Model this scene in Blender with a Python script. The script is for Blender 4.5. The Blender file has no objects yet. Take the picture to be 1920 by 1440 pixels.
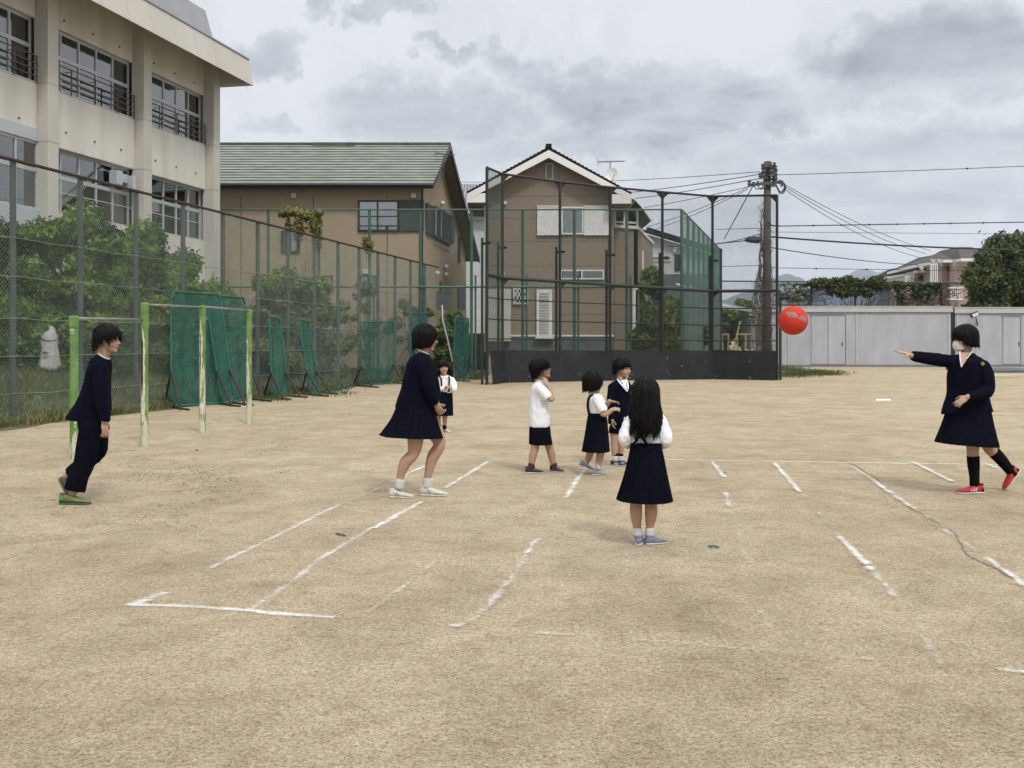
import bpy, math, random
import numpy as np
from mathutils import Vector, Matrix, noise as mnoise

# ---------------------------------------------------------------- camera, sky, sun, exposure
F, CH, CU, CV = 1950.0, 1.45, 960.0, 640.0       # focal (px of the 1920 wide photo), eye height, horizon row
scene = bpy.context.scene
COL = scene.collection
cam_d = bpy.data.cameras.new("camera"); cam = bpy.data.objects.new("camera", cam_d); COL.objects.link(cam)
cam.location = (0, 0, CH); cam.rotation_euler = (math.radians(90), 0, 0)
cam_d.sensor_fit = 'HORIZONTAL'; cam_d.sensor_width = 36.0; cam_d.lens = 36.0 * F / 1920.0
cam_d.shift_y = -(720.0 - CV) / 1920.0
cam_d.clip_start = 0.1; cam_d.clip_end = 12000
scene.camera = cam
SUN_EL, SUN_AZ = math.radians(50), math.radians(155)
def build_world():
    w = bpy.data.worlds.new("World"); scene.world = w; w.use_nodes = True
    nt = w.node_tree; N = nt.nodes; L = nt.links
    for n in list(N): N.remove(n)
    out = N.new('ShaderNodeOutputWorld'); mix = N.new('ShaderNodeMixShader')
    b1 = N.new('ShaderNodeBackground'); b2 = N.new('ShaderNodeBackground')
    sky = N.new('ShaderNodeTexSky'); sky.sky_type = 'NISHITA'; sky.sun_disc = False
    sky.sun_elevation = SUN_EL; sky.sun_rotation = SUN_AZ
    L.new(sky.outputs[0], b1.inputs[0]); b1.inputs[1].default_value = 0.10
    def M(op, a, b=None, c=None):
        n = N.new('ShaderNodeMath'); n.operation = op
        for i, v in enumerate((a, b, c)):
            if v is None: continue
            if isinstance(v, (int, float)): n.inputs[i].default_value = v
            else: L.new(v, n.inputs[i])
        return n.outputs[0]
    def SM(v, lo, hi, a=0.0, b=1.0):
        n = N.new('ShaderNodeMapRange'); n.interpolation_type = 'SMOOTHSTEP'
        L.new(v, n.inputs[0]); n.inputs[1].default_value = lo; n.inputs[2].default_value = hi
        n.inputs[3].default_value = a; n.inputs[4].default_value = b
        return n.outputs[0]
    tc = N.new('ShaderNodeTexCoord'); sep = N.new('ShaderNodeSeparateXYZ'); L.new(tc.outputs['Generated'], sep.inputs[0])
    x, y, z = sep.outputs
    zz = M('ADD', M('MAXIMUM', z, 0.0), 0.11)
    cx = M('DIVIDE', x, zz); cy = M('DIVIDE', y, zz)
    cmb = N.new('ShaderNodeCombineXYZ'); L.new(cx, cmb.inputs[0]); L.new(cy, cmb.inputs[1])
    def noise(vec, s, det, rough, dist=0.0, off=0.0):
        mp = N.new('ShaderNodeMapping'); mp.inputs[1].default_value = (off, off * 1.7, off * .3); L.new(vec, mp.inputs[0])
        n = N.new('ShaderNodeTexNoise'); n.inputs['Scale'].default_value = s; n.inputs['Detail'].default_value = det
        n.inputs['Roughness'].default_value = rough; n.inputs['Distortion'].default_value = dist
        L.new(mp.outputs[0], n.inputs[0]); return n.outputs['Fac']
    big = noise(cmb.outputs[0], .45, 6, .55, .3, 3.1)
    fine = noise(cmb.outputs[0], 2.1, 8, .6, .6, 7.7)
    wisp = noise(tc.outputs['Generated'], 9.0, 8, .62, .8, 1.3)
    # darker cumulus bottoms lying in given directions (u, v on the photo's grid only name the compass direction)
    spots = [(1400,190,130,42,.85),(1250,215,110,36,.75),(1180,180,170,45,.55),(1770,95,140,62,.70),(1650,170,80,34,.5),(820,225,190,45,.6),(655,25,75,24,.6),(818,122,50,14,.5),
             (465,100,75,26,.55),(1770,275,150,45,.5),(1480,300,200,40,.4),(1020,130,110,35,.55),(1640,380,260,50,.45),
             (930,300,160,40,.45),(480,255,60,20,.4),(1440,420,180,40,.35),(1200,255,200,28,.5)]
    tot = None
    wn = N.new('ShaderNodeTexNoise'); wn.inputs['Scale'].default_value = 9.0; wn.inputs['Detail'].default_value = 9
    wn.inputs['Roughness'].default_value = .66
    L.new(tc.outputs['Generated'], wn.inputs[0])
    sc = N.new('ShaderNodeSeparateColor'); L.new(wn.outputs['Color'], sc.inputs[0])
    wx = M('MULTIPLY', M('SUBTRACT', sc.outputs[0], .5), .30); wz = M('MULTIPLY', M('SUBTRACT', sc.outputs[1], .5), .15)
    for (u, v, ru, rv, amp) in spots:
        d = Vector(((u - CU) / F, 1, (CV - v) / F)).normalized()
        ax = M('DIVIDE', M('ADD', M('SUBTRACT', x, d.x), wx), ru / F * 1.15)
        az = M('DIVIDE', M('ADD', M('SUBTRACT', z, d.z), wz), rv / F * 1.3)
        r2 = M('ADD', M('POWER', M('ABSOLUTE', ax), 2.0), M('POWER', M('ABSOLUTE', az), 2.0))
        front = M('GREATER_THAN', y, 0.0)
        g = M('MULTIPLY', M('MULTIPLY', SM(r2, 0.0, 1.5, 1.0, 0.0), amp), front)
        tot = g if tot is None else M('MAXIMUM', tot, g)
    base = SM(big, .46, .70)
    f2 = SM(fine, .30, .72)
    cl = M('ADD', M('MULTIPLY', tot, M('ADD', M('MULTIPLY', f2, .75), .42)), M('MULTIPLY', base, M('ADD', M('MULTIPLY', SM(wisp, .3, .7), .16), .0)))
    cl = M('ADD', cl, M('MULTIPLY', M('SUBTRACT', wisp, .44), .55))
    ramp = N.new('ShaderNodeValToRGB'); L.new(cl, ramp.inputs[0])
    e = ramp.color_ramp.elements
    e[0].position = 0.0; e[0].color = (.88, .90, .93, 1)
    e[1].position = 1.0; e[1].color = (.32, .36, .415, 1)
    m = e.new(.44); m.color = (.64, .675, .72, 1)
    bright = SM(z, .33, .9, 1.0, SKY_TOP)
    b3 = M('MULTIPLY', bright, SM(z, -.02, .10, .90, 1.0))
    L.new(ramp.outputs[0], b2.inputs[0]); L.new(b3, b2.inputs[1])
    mix.inputs[0].default_value = .95
    L.new(b1.outputs[0], mix.inputs[1]); L.new(b2.outputs[0], mix.inputs[2]); L.new(mix.outputs[0], out.inputs[0])
SKY_TOP = 1.9
build_world()
sun_d = bpy.data.lights.new("sun", 'SUN'); sun_d.energy = 1.9; sun_d.angle = math.radians(8); sun_d.color = (1, .955, .89)
sun = bpy.data.objects.new("sun", sun_d); COL.objects.link(sun)
sun.rotation_euler = (math.pi / 2 - SUN_EL, 0, math.pi - SUN_AZ + 0.0)
sun.location = (0, -10, 40)
scene.view_settings.view_transform = 'Standard'; scene.view_settings.look = 'None'
scene.view_settings.exposure = 0.0; scene.view_settings.gamma = 1.0
scene.cycles.max_bounces = 6; scene.cycles.transparent_max_bounces = 24
scene.cycles.use_denoising = True

# ---------------------------------------------------------------- helpers
def P(u, v, Y): return Vector(((u - CU) * Y / F, Y, CH + (CV - v) * Y / F))
def GY(v): return F * CH / (v - CV)
def G(u, v): Y = GY(v); return Vector(((u - CU) * Y / F, Y, 0))
WL = {}
def tag(o, label=None, cat=None, group=None, kind=None):
    if label: o['label'] = label
    if cat: o['category'] = cat
    if group: o['group'] = group
    if kind: o['kind'] = kind
    return o
def thing(name, label, cat, loc, group=None):
    o = bpy.data.objects.new(name, None); COL.objects.link(o); o.location = loc; o.empty_display_size = .2
    WL[o.name] = Vector(loc); return tag(o, label, cat, group)
def frame_of(d):
    d = Vector(d).normalized(); a = Vector((0, 0, 1)) if abs(d.z) < .9 else Vector((0, 1, 0))
    x = d.cross(a).normalized(); return x, x.cross(d).normalized()
class MB:
    def __init__(s): s.v = []; s.f = []; s.uv = None
    def add(s, vs, fs):
        b = len(s.v); s.v.extend([tuple(p) for p in vs]); s.f.extend([tuple(i + b for i in f) for f in fs])
    def box8(s, c): s.add(c, [(0,3,2,1),(4,5,6,7),(0,1,5,4),(1,2,6,5),(2,3,7,6),(3,0,4,7)])
    def box(s, x0, x1, y0, y1, z0, z1):
        s.box8([(x0,y0,z0),(x1,y0,z0),(x1,y1,z0),(x0,y1,z0),(x0,y0,z1),(x1,y0,z1),(x1,y1,z1),(x0,y1,z1)])
    def pbox(s, u0, v0, u1, v1, Y, t=.05, off=0):
        """box whose front face fills the pixel rectangle when seen from the camera, t metres thick"""
        a = P(u0, v1, Y); b = P(u1, v0, Y); s.box(min(a.x,b.x), max(a.x,b.x), Y - off, Y + t, min(a.z,b.z), max(a.z,b.z))
    def bar(s, a, b, w, h=None):
        h = h or w; a = Vector(a); b = Vector(b); x, y = frame_of(b - a); x *= w / 2; y *= h / 2
        s.box8([a-x-y, a+x-y, a+x+y, a-x+y, b-x-y, b+x-y, b+x+y, b-x+y])
    def poly(s, pts, off):
        """prism: polygon pts extruded by vector off"""
        n = len(pts); off = Vector(off); q = [Vector(p) for p in pts]
        s.add(q + [p + off for p in q], [tuple(range(n))[::-1], tuple(range(n, 2*n))] + [(i, (i+1) % n, n + (i+1) % n, n + i) for i in range(n)])
    def rings(s, rs, cap0=True, cap1=True):
        n = len(rs[0]); b = len(s.v)
        for r in rs: s.v.extend([tuple(p) for p in r])
        for k in range(len(rs) - 1):
            for i in range(n):
                j = (i + 1) % n; s.f.append((b + k*n + i, b + k*n + j, b + (k+1)*n + j, b + (k+1)*n + i))
        if cap0: s.f.append(tuple(b + i for i in range(n))[::-1])
        if cap1: s.f.append(tuple(b + (len(rs)-1)*n + i for i in range(n)))
    def tube(s, pts, r, n=8, cap=True, flat=None):
        pts = [Vector(p) for p in pts]
        if not hasattr(r, '__len__'): r = [r] * len(pts)
        x, y = frame_of(pts[1] - pts[0]); out = []
        for i, p in enumerate(pts):
            t = (pts[min(i+1, len(pts)-1)] - pts[max(i-1, 0)]).normalized()
            x = (x - t * x.dot(t)).normalized(); y = t.cross(x).normalized()
            if flat: out.append([p + x*math.cos(a)*r[i] + y*math.sin(a)*r[i]*flat for a in [2*math.pi*k/n for k in range(n)]])
            else: out.append([p + (x*math.cos(a) + y*math.sin(a)) * r[i] for a in [2*math.pi*k/n for k in range(n)]])
        s.rings(out, cap, cap)
    def ell(s, c, ax, n=16, m=10):
        """ellipsoid, ax = three axis vectors already scaled"""
        c = Vector(c); A, B, C = [Vector(a) for a in ax]; rs = []
        for j in range(1, m):
            t = math.pi * j / m
            rs.append([c + C*(-math.cos(t)) + (A*math.cos(2*math.pi*i/n) + B*math.sin(2*math.pi*i/n)) * math.sin(t) for i in range(n)])
        s.rings(rs, True, True)
    def sph(s, c, r, n=14, m=9): s.ell(c, ((r,0,0),(0,r,0),(0,0,r)), n, m)
    def limb(s, pts, n=14, sub=5):
        """smooth tapering limb: pts = (Vector, radius); round ends; closed"""
        ps = cat([p for p, r in pts], sub); rr = catf([r for p, r in pts], sub)
        d0 = (ps[0] - ps[1]).normalized(); d1 = (ps[-1] - ps[-2]).normalized(); r0, r1 = rr[0], rr[-1]
        ps = [ps[0] + d0*r0*.85, ps[0] + d0*r0*.5] + ps + [ps[-1] + d1*r1*.5, ps[-1] + d1*r1*.85]
        rr = [r0*.45, r0*.85] + rr + [r1*.85, r1*.45]
        s.tube(ps, rr, n)
def crm(a, b, c, d, t):
    return (a * (-.5*t + t*t - .5*t**3) + b * (1 - 2.5*t*t + 1.5*t**3) + c * (.5*t + 2*t*t - 1.5*t**3) + d * (-.5*t*t + .5*t**3))
def cat(ps, sub):
    out = []
    for i in range(len(ps) - 1):
        a = ps[max(i-1,0)]; b = ps[i]; c = ps[i+1]; d = ps[min(i+2, len(ps)-1)]
        for k in range(sub): out.append(crm(a, b, c, d, k / sub))
    out.append(ps[-1]); return out
catf = cat
def mkmesh(name, v, f):
    me = bpy.data.meshes.new(name); me.from_pydata([tuple(p) for p in v], [], f); me.update(); return me
def obj(name, mb, mat, parent=None, smooth=False, loc=None, label=None, bevel=0):
    base = WL[parent.name] if parent else Vector(loc if loc else (0,0,0))
    if isinstance(mb, MB):
        me = mkmesh(name, [Vector(p) - base for p in mb.v], mb.f)
        if mb.uv is not None:
            ul = me.uv_layers.new(name='UVMap')
            for lp in me.loops: ul.data[lp.index].uv = mb.uv[lp.vertex_index]
    else:
        me = mb
        if base.length > 0: me.transform(Matrix.Translation(-base))
    for m in (mat if isinstance(mat, (list, tuple)) else [mat]): me.materials.append(m)
    if smooth: me.polygons.foreach_set('use_smooth', [True] * len(me.polygons))
    o = bpy.data.objects.new(name, me); COL.objects.link(o)
    if parent: o.parent = parent
    else: o.location = base
    WL[o.name] = base
    if label: o['label'] = label
    if bevel:
        b = o.modifiers.new('bevel', 'BEVEL'); b.width = bevel; b.segments = 2; b.limit_method = 'ANGLE'
    return o
def single(name, mb, mat, label, cat_, loc, group=None, **k):
    o = obj(name, mb, mat, None, loc=loc, **k); return tag(o, label, cat_, group)
def remesh(mb, vox, it=4, fac=.5, folds=None):
    me = mkmesh('tmp', mb.v, mb.f); o = bpy.data.objects.new('tmp', me); COL.objects.link(o)
    r = o.modifiers.new('r', 'REMESH'); r.mode = 'VOXEL'; r.voxel_size = vox; r.adaptivity = 0
    if it:
        q = o.modifiers.new('s', 'SMOOTH'); q.iterations = it; q.factor = fac
    dg = bpy.context.evaluated_depsgraph_get()
    out = bpy.data.meshes.new_from_object(o.evaluated_get(dg), depsgraph=dg)
    bpy.data.objects.remove(o); bpy.data.meshes.remove(me)
    if folds: fold(out, *folds)
    return out
def fold(me, amp, sx, sz, seed=0):
    """cloth folds: push the vertices along their normals by a stretched noise"""
    for v in me.vertices:
        p = v.co
        a = mnoise.noise(Vector((p.x*sx + seed, p.y*sx, p.z*sz))) + .5 * mnoise.noise(Vector((p.x*sx*2.3, p.y*sx*2.3 + seed, p.z*sz*2.1 + p.x*sx)))
        v.co = p + v.normal * a * amp
# ---------------------------------------------------------------- materials
def mat(name, col, rough=.7, var=.12, scale=6.0, bump=0.0, bscale=None, metal=0.0, spec=.4, col2=None, detail=5, stretch=None, amt=None, trans=0.0, coord='Object', island=0.0):
    m = bpy.data.materials.new(name); m.use_nodes = True; nt = m.node_tree; N = nt.nodes; L = nt.links
    b = N['Principled BSDF']; b.inputs['Roughness'].default_value = rough; b.inputs['Metallic'].default_value = metal
    b.inputs['Specular IOR Level'].default_value = spec
    tc = N.new('ShaderNodeTexCoord'); vec = tc.outputs[coord]
    if stretch:
        mp = N.new('ShaderNodeMapping'); mp.inputs[3].default_value = stretch; L.new(vec, mp.inputs[0]); vec = mp.outputs[0]
    n = N.new('ShaderNodeTexNoise'); n.inputs['Scale'].default_value = scale; n.inputs['Detail'].default_value = detail; L.new(vec, n.inputs[0])
    r = N.new('ShaderNodeValToRGB'); L.new(n.outputs['Fac'], r.inputs[0])
    c = Vector(col); c2 = Vector(col2) if col2 else c * (1 + var); c1 = c if col2 else c * (1 - var)
    lo, hi = amt if amt else (.32, .68)
    r.color_ramp.elements[0].position = lo; r.color_ramp.elements[0].color = (*[max(0, q) for q in c1], 1)
    r.color_ramp.elements[1].position = hi; r.color_ramp.elements[1].color = (*[min(1, q) for q in c2], 1)
    co = r.outputs[0]
    if island:
        g = N.new('ShaderNodeNewGeometry'); hs = N.new('ShaderNodeHueSaturation'); mr = N.new('ShaderNodeMapRange')
        L.new(g.outputs['Random Per Island'], mr.inputs[0]); mr.inputs[3].default_value = 1 - island; mr.inputs[4].default_value = 1 + island
        L.new(mr.outputs[0], hs.inputs['Value']); L.new(co, hs.inputs['Color']); co = hs.outputs[0]
    L.new(co, b.inputs['Base Color'])
    if bump:
        bn = N.new('ShaderNodeTexNoise'); bn.inputs['Scale'].default_value = bscale or scale * 4; bn.inputs['Detail'].default_value = 6; L.new(vec, bn.inputs[0])
        bm = N.new('ShaderNodeBump'); bm.inputs['Strength'].default_value = bump; bm.inputs['Distance'].default_value = .02
        L.new(bn.outputs['Fac'], bm.inputs['Height']); L.new(bm.outputs[0], b.inputs['Normal'])
    if trans:
        tl = N.new('ShaderNodeBsdfTranslucent'); L.new(co, tl.inputs[0]); mx = N.new('ShaderNodeMixShader'); mx.inputs[0].default_value = trans
        L.new(b.outputs[0], mx.inputs[1]); L.new(tl.outputs[0], mx.inputs[2]); L.new(mx.outputs[0], N['Material Output'].inputs[0])
    return m
def see_through(name, col, alpha, rough=.6, noise_s=0, var=.15):
    """thin open cloth or net: part of the light passes straight through"""
    m = mat(name, col, rough, var, 4.0); nt = m.node_tree; N = nt.nodes; L = nt.links
    t = N.new('ShaderNodeBsdfTransparent'); mx = N.new('ShaderNodeMixShader'); b = N['Principled BSDF']
    if noise_s:
        tc = N.new('ShaderNodeTexCoord'); n = N.new('ShaderNodeTexNoise'); n.inputs['Scale'].default_value = noise_s; L.new(tc.outputs['Object'], n.inputs[0])
        mr = N.new('ShaderNodeMapRange'); mr.inputs[1].default_value = .3; mr.inputs[2].default_value = .7; mr.inputs[3].default_value = alpha - .12; mr.inputs[4].default_value = alpha + .15
        L.new(n.outputs['Fac'], mr.inputs[0]); L.new(mr.outputs[0], mx.inputs[0])
    else: mx.inputs[0].default_value = alpha
    L.new(t.outputs[0], mx.inputs[1]); L.new(b.outputs[0], mx.inputs[2]); L.new(mx.outputs[0], N['Material Output'].inputs[0]); return m
def glass(name, tint=(.75,.8,.82), refl=1.0):
    m = bpy.data.materials.new(name); m.use_nodes = True; nt = m.node_tree; N = nt.nodes; L = nt.links
    t = N.new('ShaderNodeBsdfTransparent'); t.inputs[0].default_value = (*tint, 1); g = N.new('ShaderNodeBsdfGlossy'); g.inputs['Roughness'].default_value = .03
    nz = N.new('ShaderNodeTexNoise'); nz.inputs['Scale'].default_value = 1.3; bp = N.new('ShaderNodeBump'); bp.inputs['Strength'].default_value = .04
    tc = N.new('ShaderNodeTexCoord'); L.new(tc.outputs['Object'], nz.inputs[0]); L.new(nz.outputs[0], bp.inputs['Height']); L.new(bp.outputs[0], g.inputs['Normal'])
    fr = N.new('ShaderNodeFresnel'); fr.inputs[0].default_value = 1.55; mu = N.new('ShaderNodeMath'); mu.operation = 'MULTIPLY_ADD'; mu.inputs[1].default_value = 1.5*refl; mu.inputs[2].default_value = .17
    L.new(fr.outputs[0], mu.inputs[0]); mx = N.new('ShaderNodeMixShader'); L.new(mu.outputs[0], mx.inputs[0]); L.new(t.outputs[0], mx.inputs[1]); L.new(g.outputs[0], mx.inputs[2])
    N.remove(N['Principled BSDF']); L.new(mx.outputs[0], N['Material Output'].inputs[0]); return m
def sand_mat():
    m = bpy.data.materials.new('sandy_ground'); m.use_nodes = True; nt = m.node_tree; N = nt.nodes; L = nt.links; b = N['Principled BSDF']
    b.inputs['Roughness'].default_value = .95; b.inputs['Specular IOR Level'].default_value = .1
    tc = N.new('ShaderNodeTexCoord')
    def nz(s, d=6, r=.6, dist=0, st=None, off=(0,0,0)):
        mp = N.new('ShaderNodeMapping'); mp.inputs[1].default_value = off
        if st: mp.inputs[3].default_value = st
        L.new(tc.outputs['Object'], mp.inputs[0])
        n = N.new('ShaderNodeTexNoise'); n.inputs['Scale'].default_value = s; n.inputs['Detail'].default_value = d; n.inputs['Roughness'].default_value = r
        n.inputs['Distortion'].default_value = dist; L.new(mp.outputs[0], n.inputs[0]); return n.outputs['Fac']
    def ramp(v, lo, hi, c0, c1):
        r = N.new('ShaderNodeValToRGB'); L.new(v, r.inputs[0]); e = r.color_ramp.elements
        e[0].position = lo; e[0].color = (*c0, 1); e[1].position = hi; e[1].color = (*c1, 1); return r.outputs[0]
    def mul(a, b2, fac=1.0):
        x = N.new('ShaderNodeMix'); x.data_type = 'RGBA'; x.blend_type = 'MULTIPLY'; x.inputs[0].default_value = fac
        L.new(a, x.inputs[6]); L.new(b2, x.inputs[7]); return x.outputs[2]
    c = ramp(nz(.16, 5, .6, .4), .3, .7, (.482, .405, .288), (.576, .500, .376))
    c = mul(c, ramp(nz(1.7, 6, .65, .6, (1, .8, 1)), .28, .62, (.78, .76, .72), (1.04, 1.03, 1.02)))
    c = mul(c, ramp(nz(.55, 6, .7, .9, (1, 1.5, 1), (2, 5, 0)), .36, .56, (.90, .89, .87), (1.02, 1.02, 1.02)))
    c = mul(c, ramp(nz(7.0, 6, .75, .3, (1, 1, 1), (4, 2, 0)), .32, .52, (.78, .755, .71), (1.0, 1.0, 1.0)))
    c = mul(c, ramp(nz(38, 4, .75), .30, .66, (.56, .52, .46), (1.14, 1.14, 1.14)))
    c = mul(c, ramp(nz(85, 3, .8), .37, .50, (.42, .38, .32), (1.05, 1.05, 1.05)))
    c = mul(c, ramp(nz(20, 5, .7, .4, (.7, 1.3, 1), (3, 9, 0)), .30, .40, (.62, .57, .50), (1, 1, 1)))
    c = mul(c, ramp(nz(2.6, 7, .7, 1.2, (.6, 1.6, 1), (9, 1, 0)), .64, .74, (1, 1, 1), (.70, .66, .58)))
    # thin patches of low weeds
    wd = ramp(nz(5.0, 7, .75, .5, (1, 1.3, 1), (1, 8, 0)), .56, .64, (0, 0, 0), (1, 1, 1))
    sp = N.new('ShaderNodeSeparateXYZ'); L.new(tc.outputs['Object'], sp.inputs[0])
    mr = N.new('ShaderNodeMapRange'); mr.interpolation_type = 'SMOOTHSTEP'; L.new(sp.outputs[0], mr.inputs[0])
    mr.inputs[1].default_value = -1.6; mr.inputs[2].default_value = -4.0; mr.inputs[3].default_value = 0.0; mr.inputs[4].default_value = .55
    mm = N.new('ShaderNodeMath'); mm.operation = 'MULTIPLY'; L.new(wd, mm.inputs[0]); L.new(mr.outputs[0], mm.inputs[1])
    x = N.new('ShaderNodeMix'); x.data_type = 'RGBA'; L.new(mm.outputs[0], x.inputs[0]); L.new(c, x.inputs[6]); x.inputs[7].default_value = (.16, .17, .085, 1)
    L.new(x.outputs[2], b.inputs['Base Color'])
    h1 = nz(45, 6, .8); h2 = nz(6, 5, .6); ad = N.new('ShaderNodeMath'); ad.operation = 'MULTIPLY_ADD'; ad.inputs[1].default_value = .35
    L.new(h1, ad.inputs[0]); L.new(h2, ad.inputs[2])
    bm = N.new('ShaderNodeBump'); bm.inputs['Strength'].default_value = .9; bm.inputs['Distance'].default_value = .035
    L.new(ad.outputs[0], bm.inputs['Height']); L.new(bm.outputs[0], b.inputs['Normal']); return m
def chalk_mat(name, wear):
    m = bpy.data.materials.new(name); m.use_nodes = True; nt = m.node_tree; N = nt.nodes; L = nt.links; b = N['Principled BSDF']
    b.inputs['Base Color'].default_value = (.86, .86, .84, 1); b.inputs['Roughness'].default_value = .9
    tc = N.new('ShaderNodeTexCoord'); t = N.new('ShaderNodeBsdfTransparent'); mx = N.new('ShaderNodeMixShader')
    def nz(s, d, r):
        n = N.new('ShaderNodeTexNoise'); n.inputs['Scale'].default_value = s; n.inputs['Detail'].default_value = d; n.inputs['Roughness'].default_value = r
        L.new(tc.outputs['Object'], n.inputs[0]); return n.outputs['Fac']
    def M(op, a, b2=0.0, c=0.0):
        n = N.new('ShaderNodeMath'); n.operation = op
        for i, v in enumerate((a, b2, c)):
            if isinstance(v, (int, float)): n.inputs[i].default_value = v
            else: L.new(v, n.inputs[i])
        return n.outputs[0]
    s = N.new('ShaderNodeSeparateXYZ'); L.new(tc.outputs['UV'], s.inputs[0])
    edge = M('SUBTRACT', 1.0, M('POWER', M('ABSOLUTE', M('MULTIPLY_ADD', s.outputs[0], 2.0, -1.0)), 1.8))
    a = M('MULTIPLY_ADD', nz(34, 6, .85), 2.5, M('MULTIPLY_ADD', nz(3.2, 5, .7), 2.0, -2.32 - wear))
    a = M('ADD', a, M('MULTIPLY', M('SUBTRACT', edge, 1.0), 1.3))
    mr = N.new('ShaderNodeMapRange'); mr.interpolation_type = 'SMOOTHSTEP'; L.new(a, mr.inputs[0]); mr.inputs[1].default_value = -.55; mr.inputs[2].default_value = .85
    mr.inputs[4].default_value = .80 - .3 * max(wear, 0)
    L.new(M('MULTIPLY', mr.outputs[0], M('POWER', M('MAXIMUM', edge, 0.0), 0.7)), mx.inputs[0]); L.new(t.outputs[0], mx.inputs[1]); L.new(b.outputs[0], mx.inputs[2]); L.new(mx.outputs[0], N['Material Output'].inputs[0]); return m
# ---------------------------------------------------------------- shared materials
M_ = {}
def mm(k, *a, **kw): M_[k] = mat(k, *a, **kw); return M_[k]
mm('concrete_paint', (.48, .465, .42), .8, .07, 1.1, .15, 30, col2=(.62, .595, .535), amt=(.22, .62), stretch=(1.6, 1.6, .22))
mm('column_paint', (.43, .41, .365), .8, .07, .9, .15, 30, col2=(.52, .495, .445), amt=(.25, .75), stretch=(1, 1, .3))
mm('fascia_panel', (.49, .465, .415), .7, .05, .8, .08, 20, stretch=(1, 1, .3))
mm('roof_grey', (.30, .305, .33), .6, .06, 1.2)
mm('alu', (.44, .47, .49), .45, .08, 3, metal=.2)
mm('alu_dark', (.16, .16, .16), .5, .1, 3, metal=.3)
mm('rail_brown', (.10, .085, .075), .55, .2, 6)
mm('dark_room', (.035, .035, .035), .9, .3, 1.2)  # near-black: darkness of unlit rooms put into the colour
mm('curtain', (.70, .72, .68), .9, .15, 3, stretch=(12, 12, .3), trans=.2)
mm('curtain_yellow', (.62, .59, .42), .9, .15, 3, stretch=(12, 12, .3), trans=.2)
mm('curtain_grey', (.33, .37, .36), .9, .1, 3, stretch=(12, 12, .3), trans=.1)
M_['glass'] = glass('glass')
mm('seam', (.28, .25, .20), .9, .1, 5)
mm('pale_panel', (.42, .44, .47), .5, .06, 2, stretch=(20, 20, 1))
mm('siding_tan', (.36, .288, .20), .85, .12, 5, .25, 40, stretch=(1, 1, 5))
mm('siding_brown', (.255, .205, .155), .85, .12, 6, .25, 40, stretch=(1, 1, 5))
mm('white_trim', (.70, .70, .68), .5, .05, 3)
mm('white_wall', (.50, .51, .52), .8, .05, 1)
mm('black_tile', (.020, .017, .021), .9, .3, 8, .2, spec=.1)
mm('dark_trim', (.022, .020, .022), .45, .2, 8)
mm('dark_shutter', (.045, .055, .052), .5, .1, 6)
mm('grey_wall', (.10, .11, .11), .85, .2, 1.5)
mm('soffit', (.17, .145, .115), .8, .1, 3)
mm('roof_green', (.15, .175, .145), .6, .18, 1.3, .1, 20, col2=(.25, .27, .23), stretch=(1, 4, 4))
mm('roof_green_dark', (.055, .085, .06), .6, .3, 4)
mm('post_teal', (.060, .074, .072), .55, .25, 3.0, .15, 40, stretch=(1, 1, .4))
mm('post_green', (.058, .125, .098), .5, .15, 3.0, stretch=(1, 1, .4))
mm('post_dark', (.016, .024, .018), .5, .25, 3.0)
mm('post_black', (.014, .016, .015), .5, .25, 3.0)
mm('wire_grey', (.19, .235, .20), .5, .25, 2)
mm('wire_green', (.06, .15, .11), .5, .2, 2)
mm('wire_dark', (.022, .036, .027), .5, .2, 2)
mm('rust', (.10, .045, .028), .85, .35, 14, .2)
mm('rust_dark', (.045, .028, .02), .85, .35, 14, .2)
mm('rubber', (.0055, .006, .0075), .72, .25, 1.2, .25, 5, col2=(.0125, .0135, .016), stretch=(1, 1, .35))
mm('scuff', (.12, .12, .115), .9, .4, 20)
mm('wood_pole', (.075, .062, .052), .85, .25, 3, .3, 20, stretch=(4, 4, .4))
mm('black_cable', (.02, .02, .022), .6, .1, 3)
mm('steel_dark', (.09, .09, .10), .5, .2, 6, metal=.3)
mm('white_plastic', (.62, .62, .60), .5, .06, 3)
mm('tile_pink', (.38, .285, .26), .8, .1, 4, .1, 60)
mm('cream', (.50, .49, .44), .8, .06, 3)
mm('light_blue', (.22, .30, .40), .7, .1, 2)
mm('trunk', (.10, .075, .055), .9, .3, 5, .5, 20)
mm('leaf_dark', (.020, .048, .007), .6, .3, 1.1, col2=(.155, .24, .034), amt=(.36,.60), trans=.18, island=.45)  # dark end lowered to put deep shadow between leaves into the colour
mm('leaf_mid', (.065, .105, .025), .6, .3, .8, col2=(.16, .21, .045), trans=.22, island=.4)
mm('leaf_gold', (.075, .105, .020), .55, .3, .8, col2=(.24, .22, .045), trans=.25, island=.4)
mm('leaf_vine', (.030, .055, .016), .55, .3, .8, col2=(.09, .11, .035), trans=.2, island=.4)
mm('leaf_tree', (.026, .045, .010), .6, .3, .5, col2=(.085, .115, .028), amt=(.36,.62), trans=.15, island=.4)
mm('grass_green', (.050, .085, .022), .7, .3, .8, col2=(.13, .15, .05), trans=.2, island=.35)
mm('grass_dry', (.22, .19, .08), .8, .3, .8, col2=(.34, .28, .15), trans=.2, island=.35)
mm('lawn', (.060, .080, .026), .95, .3, 1.0, .6, 30, col2=(.13, .125, .055))
mm('hill', (.016, .034, .022), .95, .3, .006, col2=(.030, .05, .03))
mm('chalk_brick', (.33, .31, .27), .9, .1, 4)
M_['net_green'] = see_through('net_green', (.010, .088, .062), .62, .6, 5.0, .25)
M_['net_thin'] = see_through('net_thin', (.007, .075, .052), .5, .6, 4.0, .25)
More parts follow.
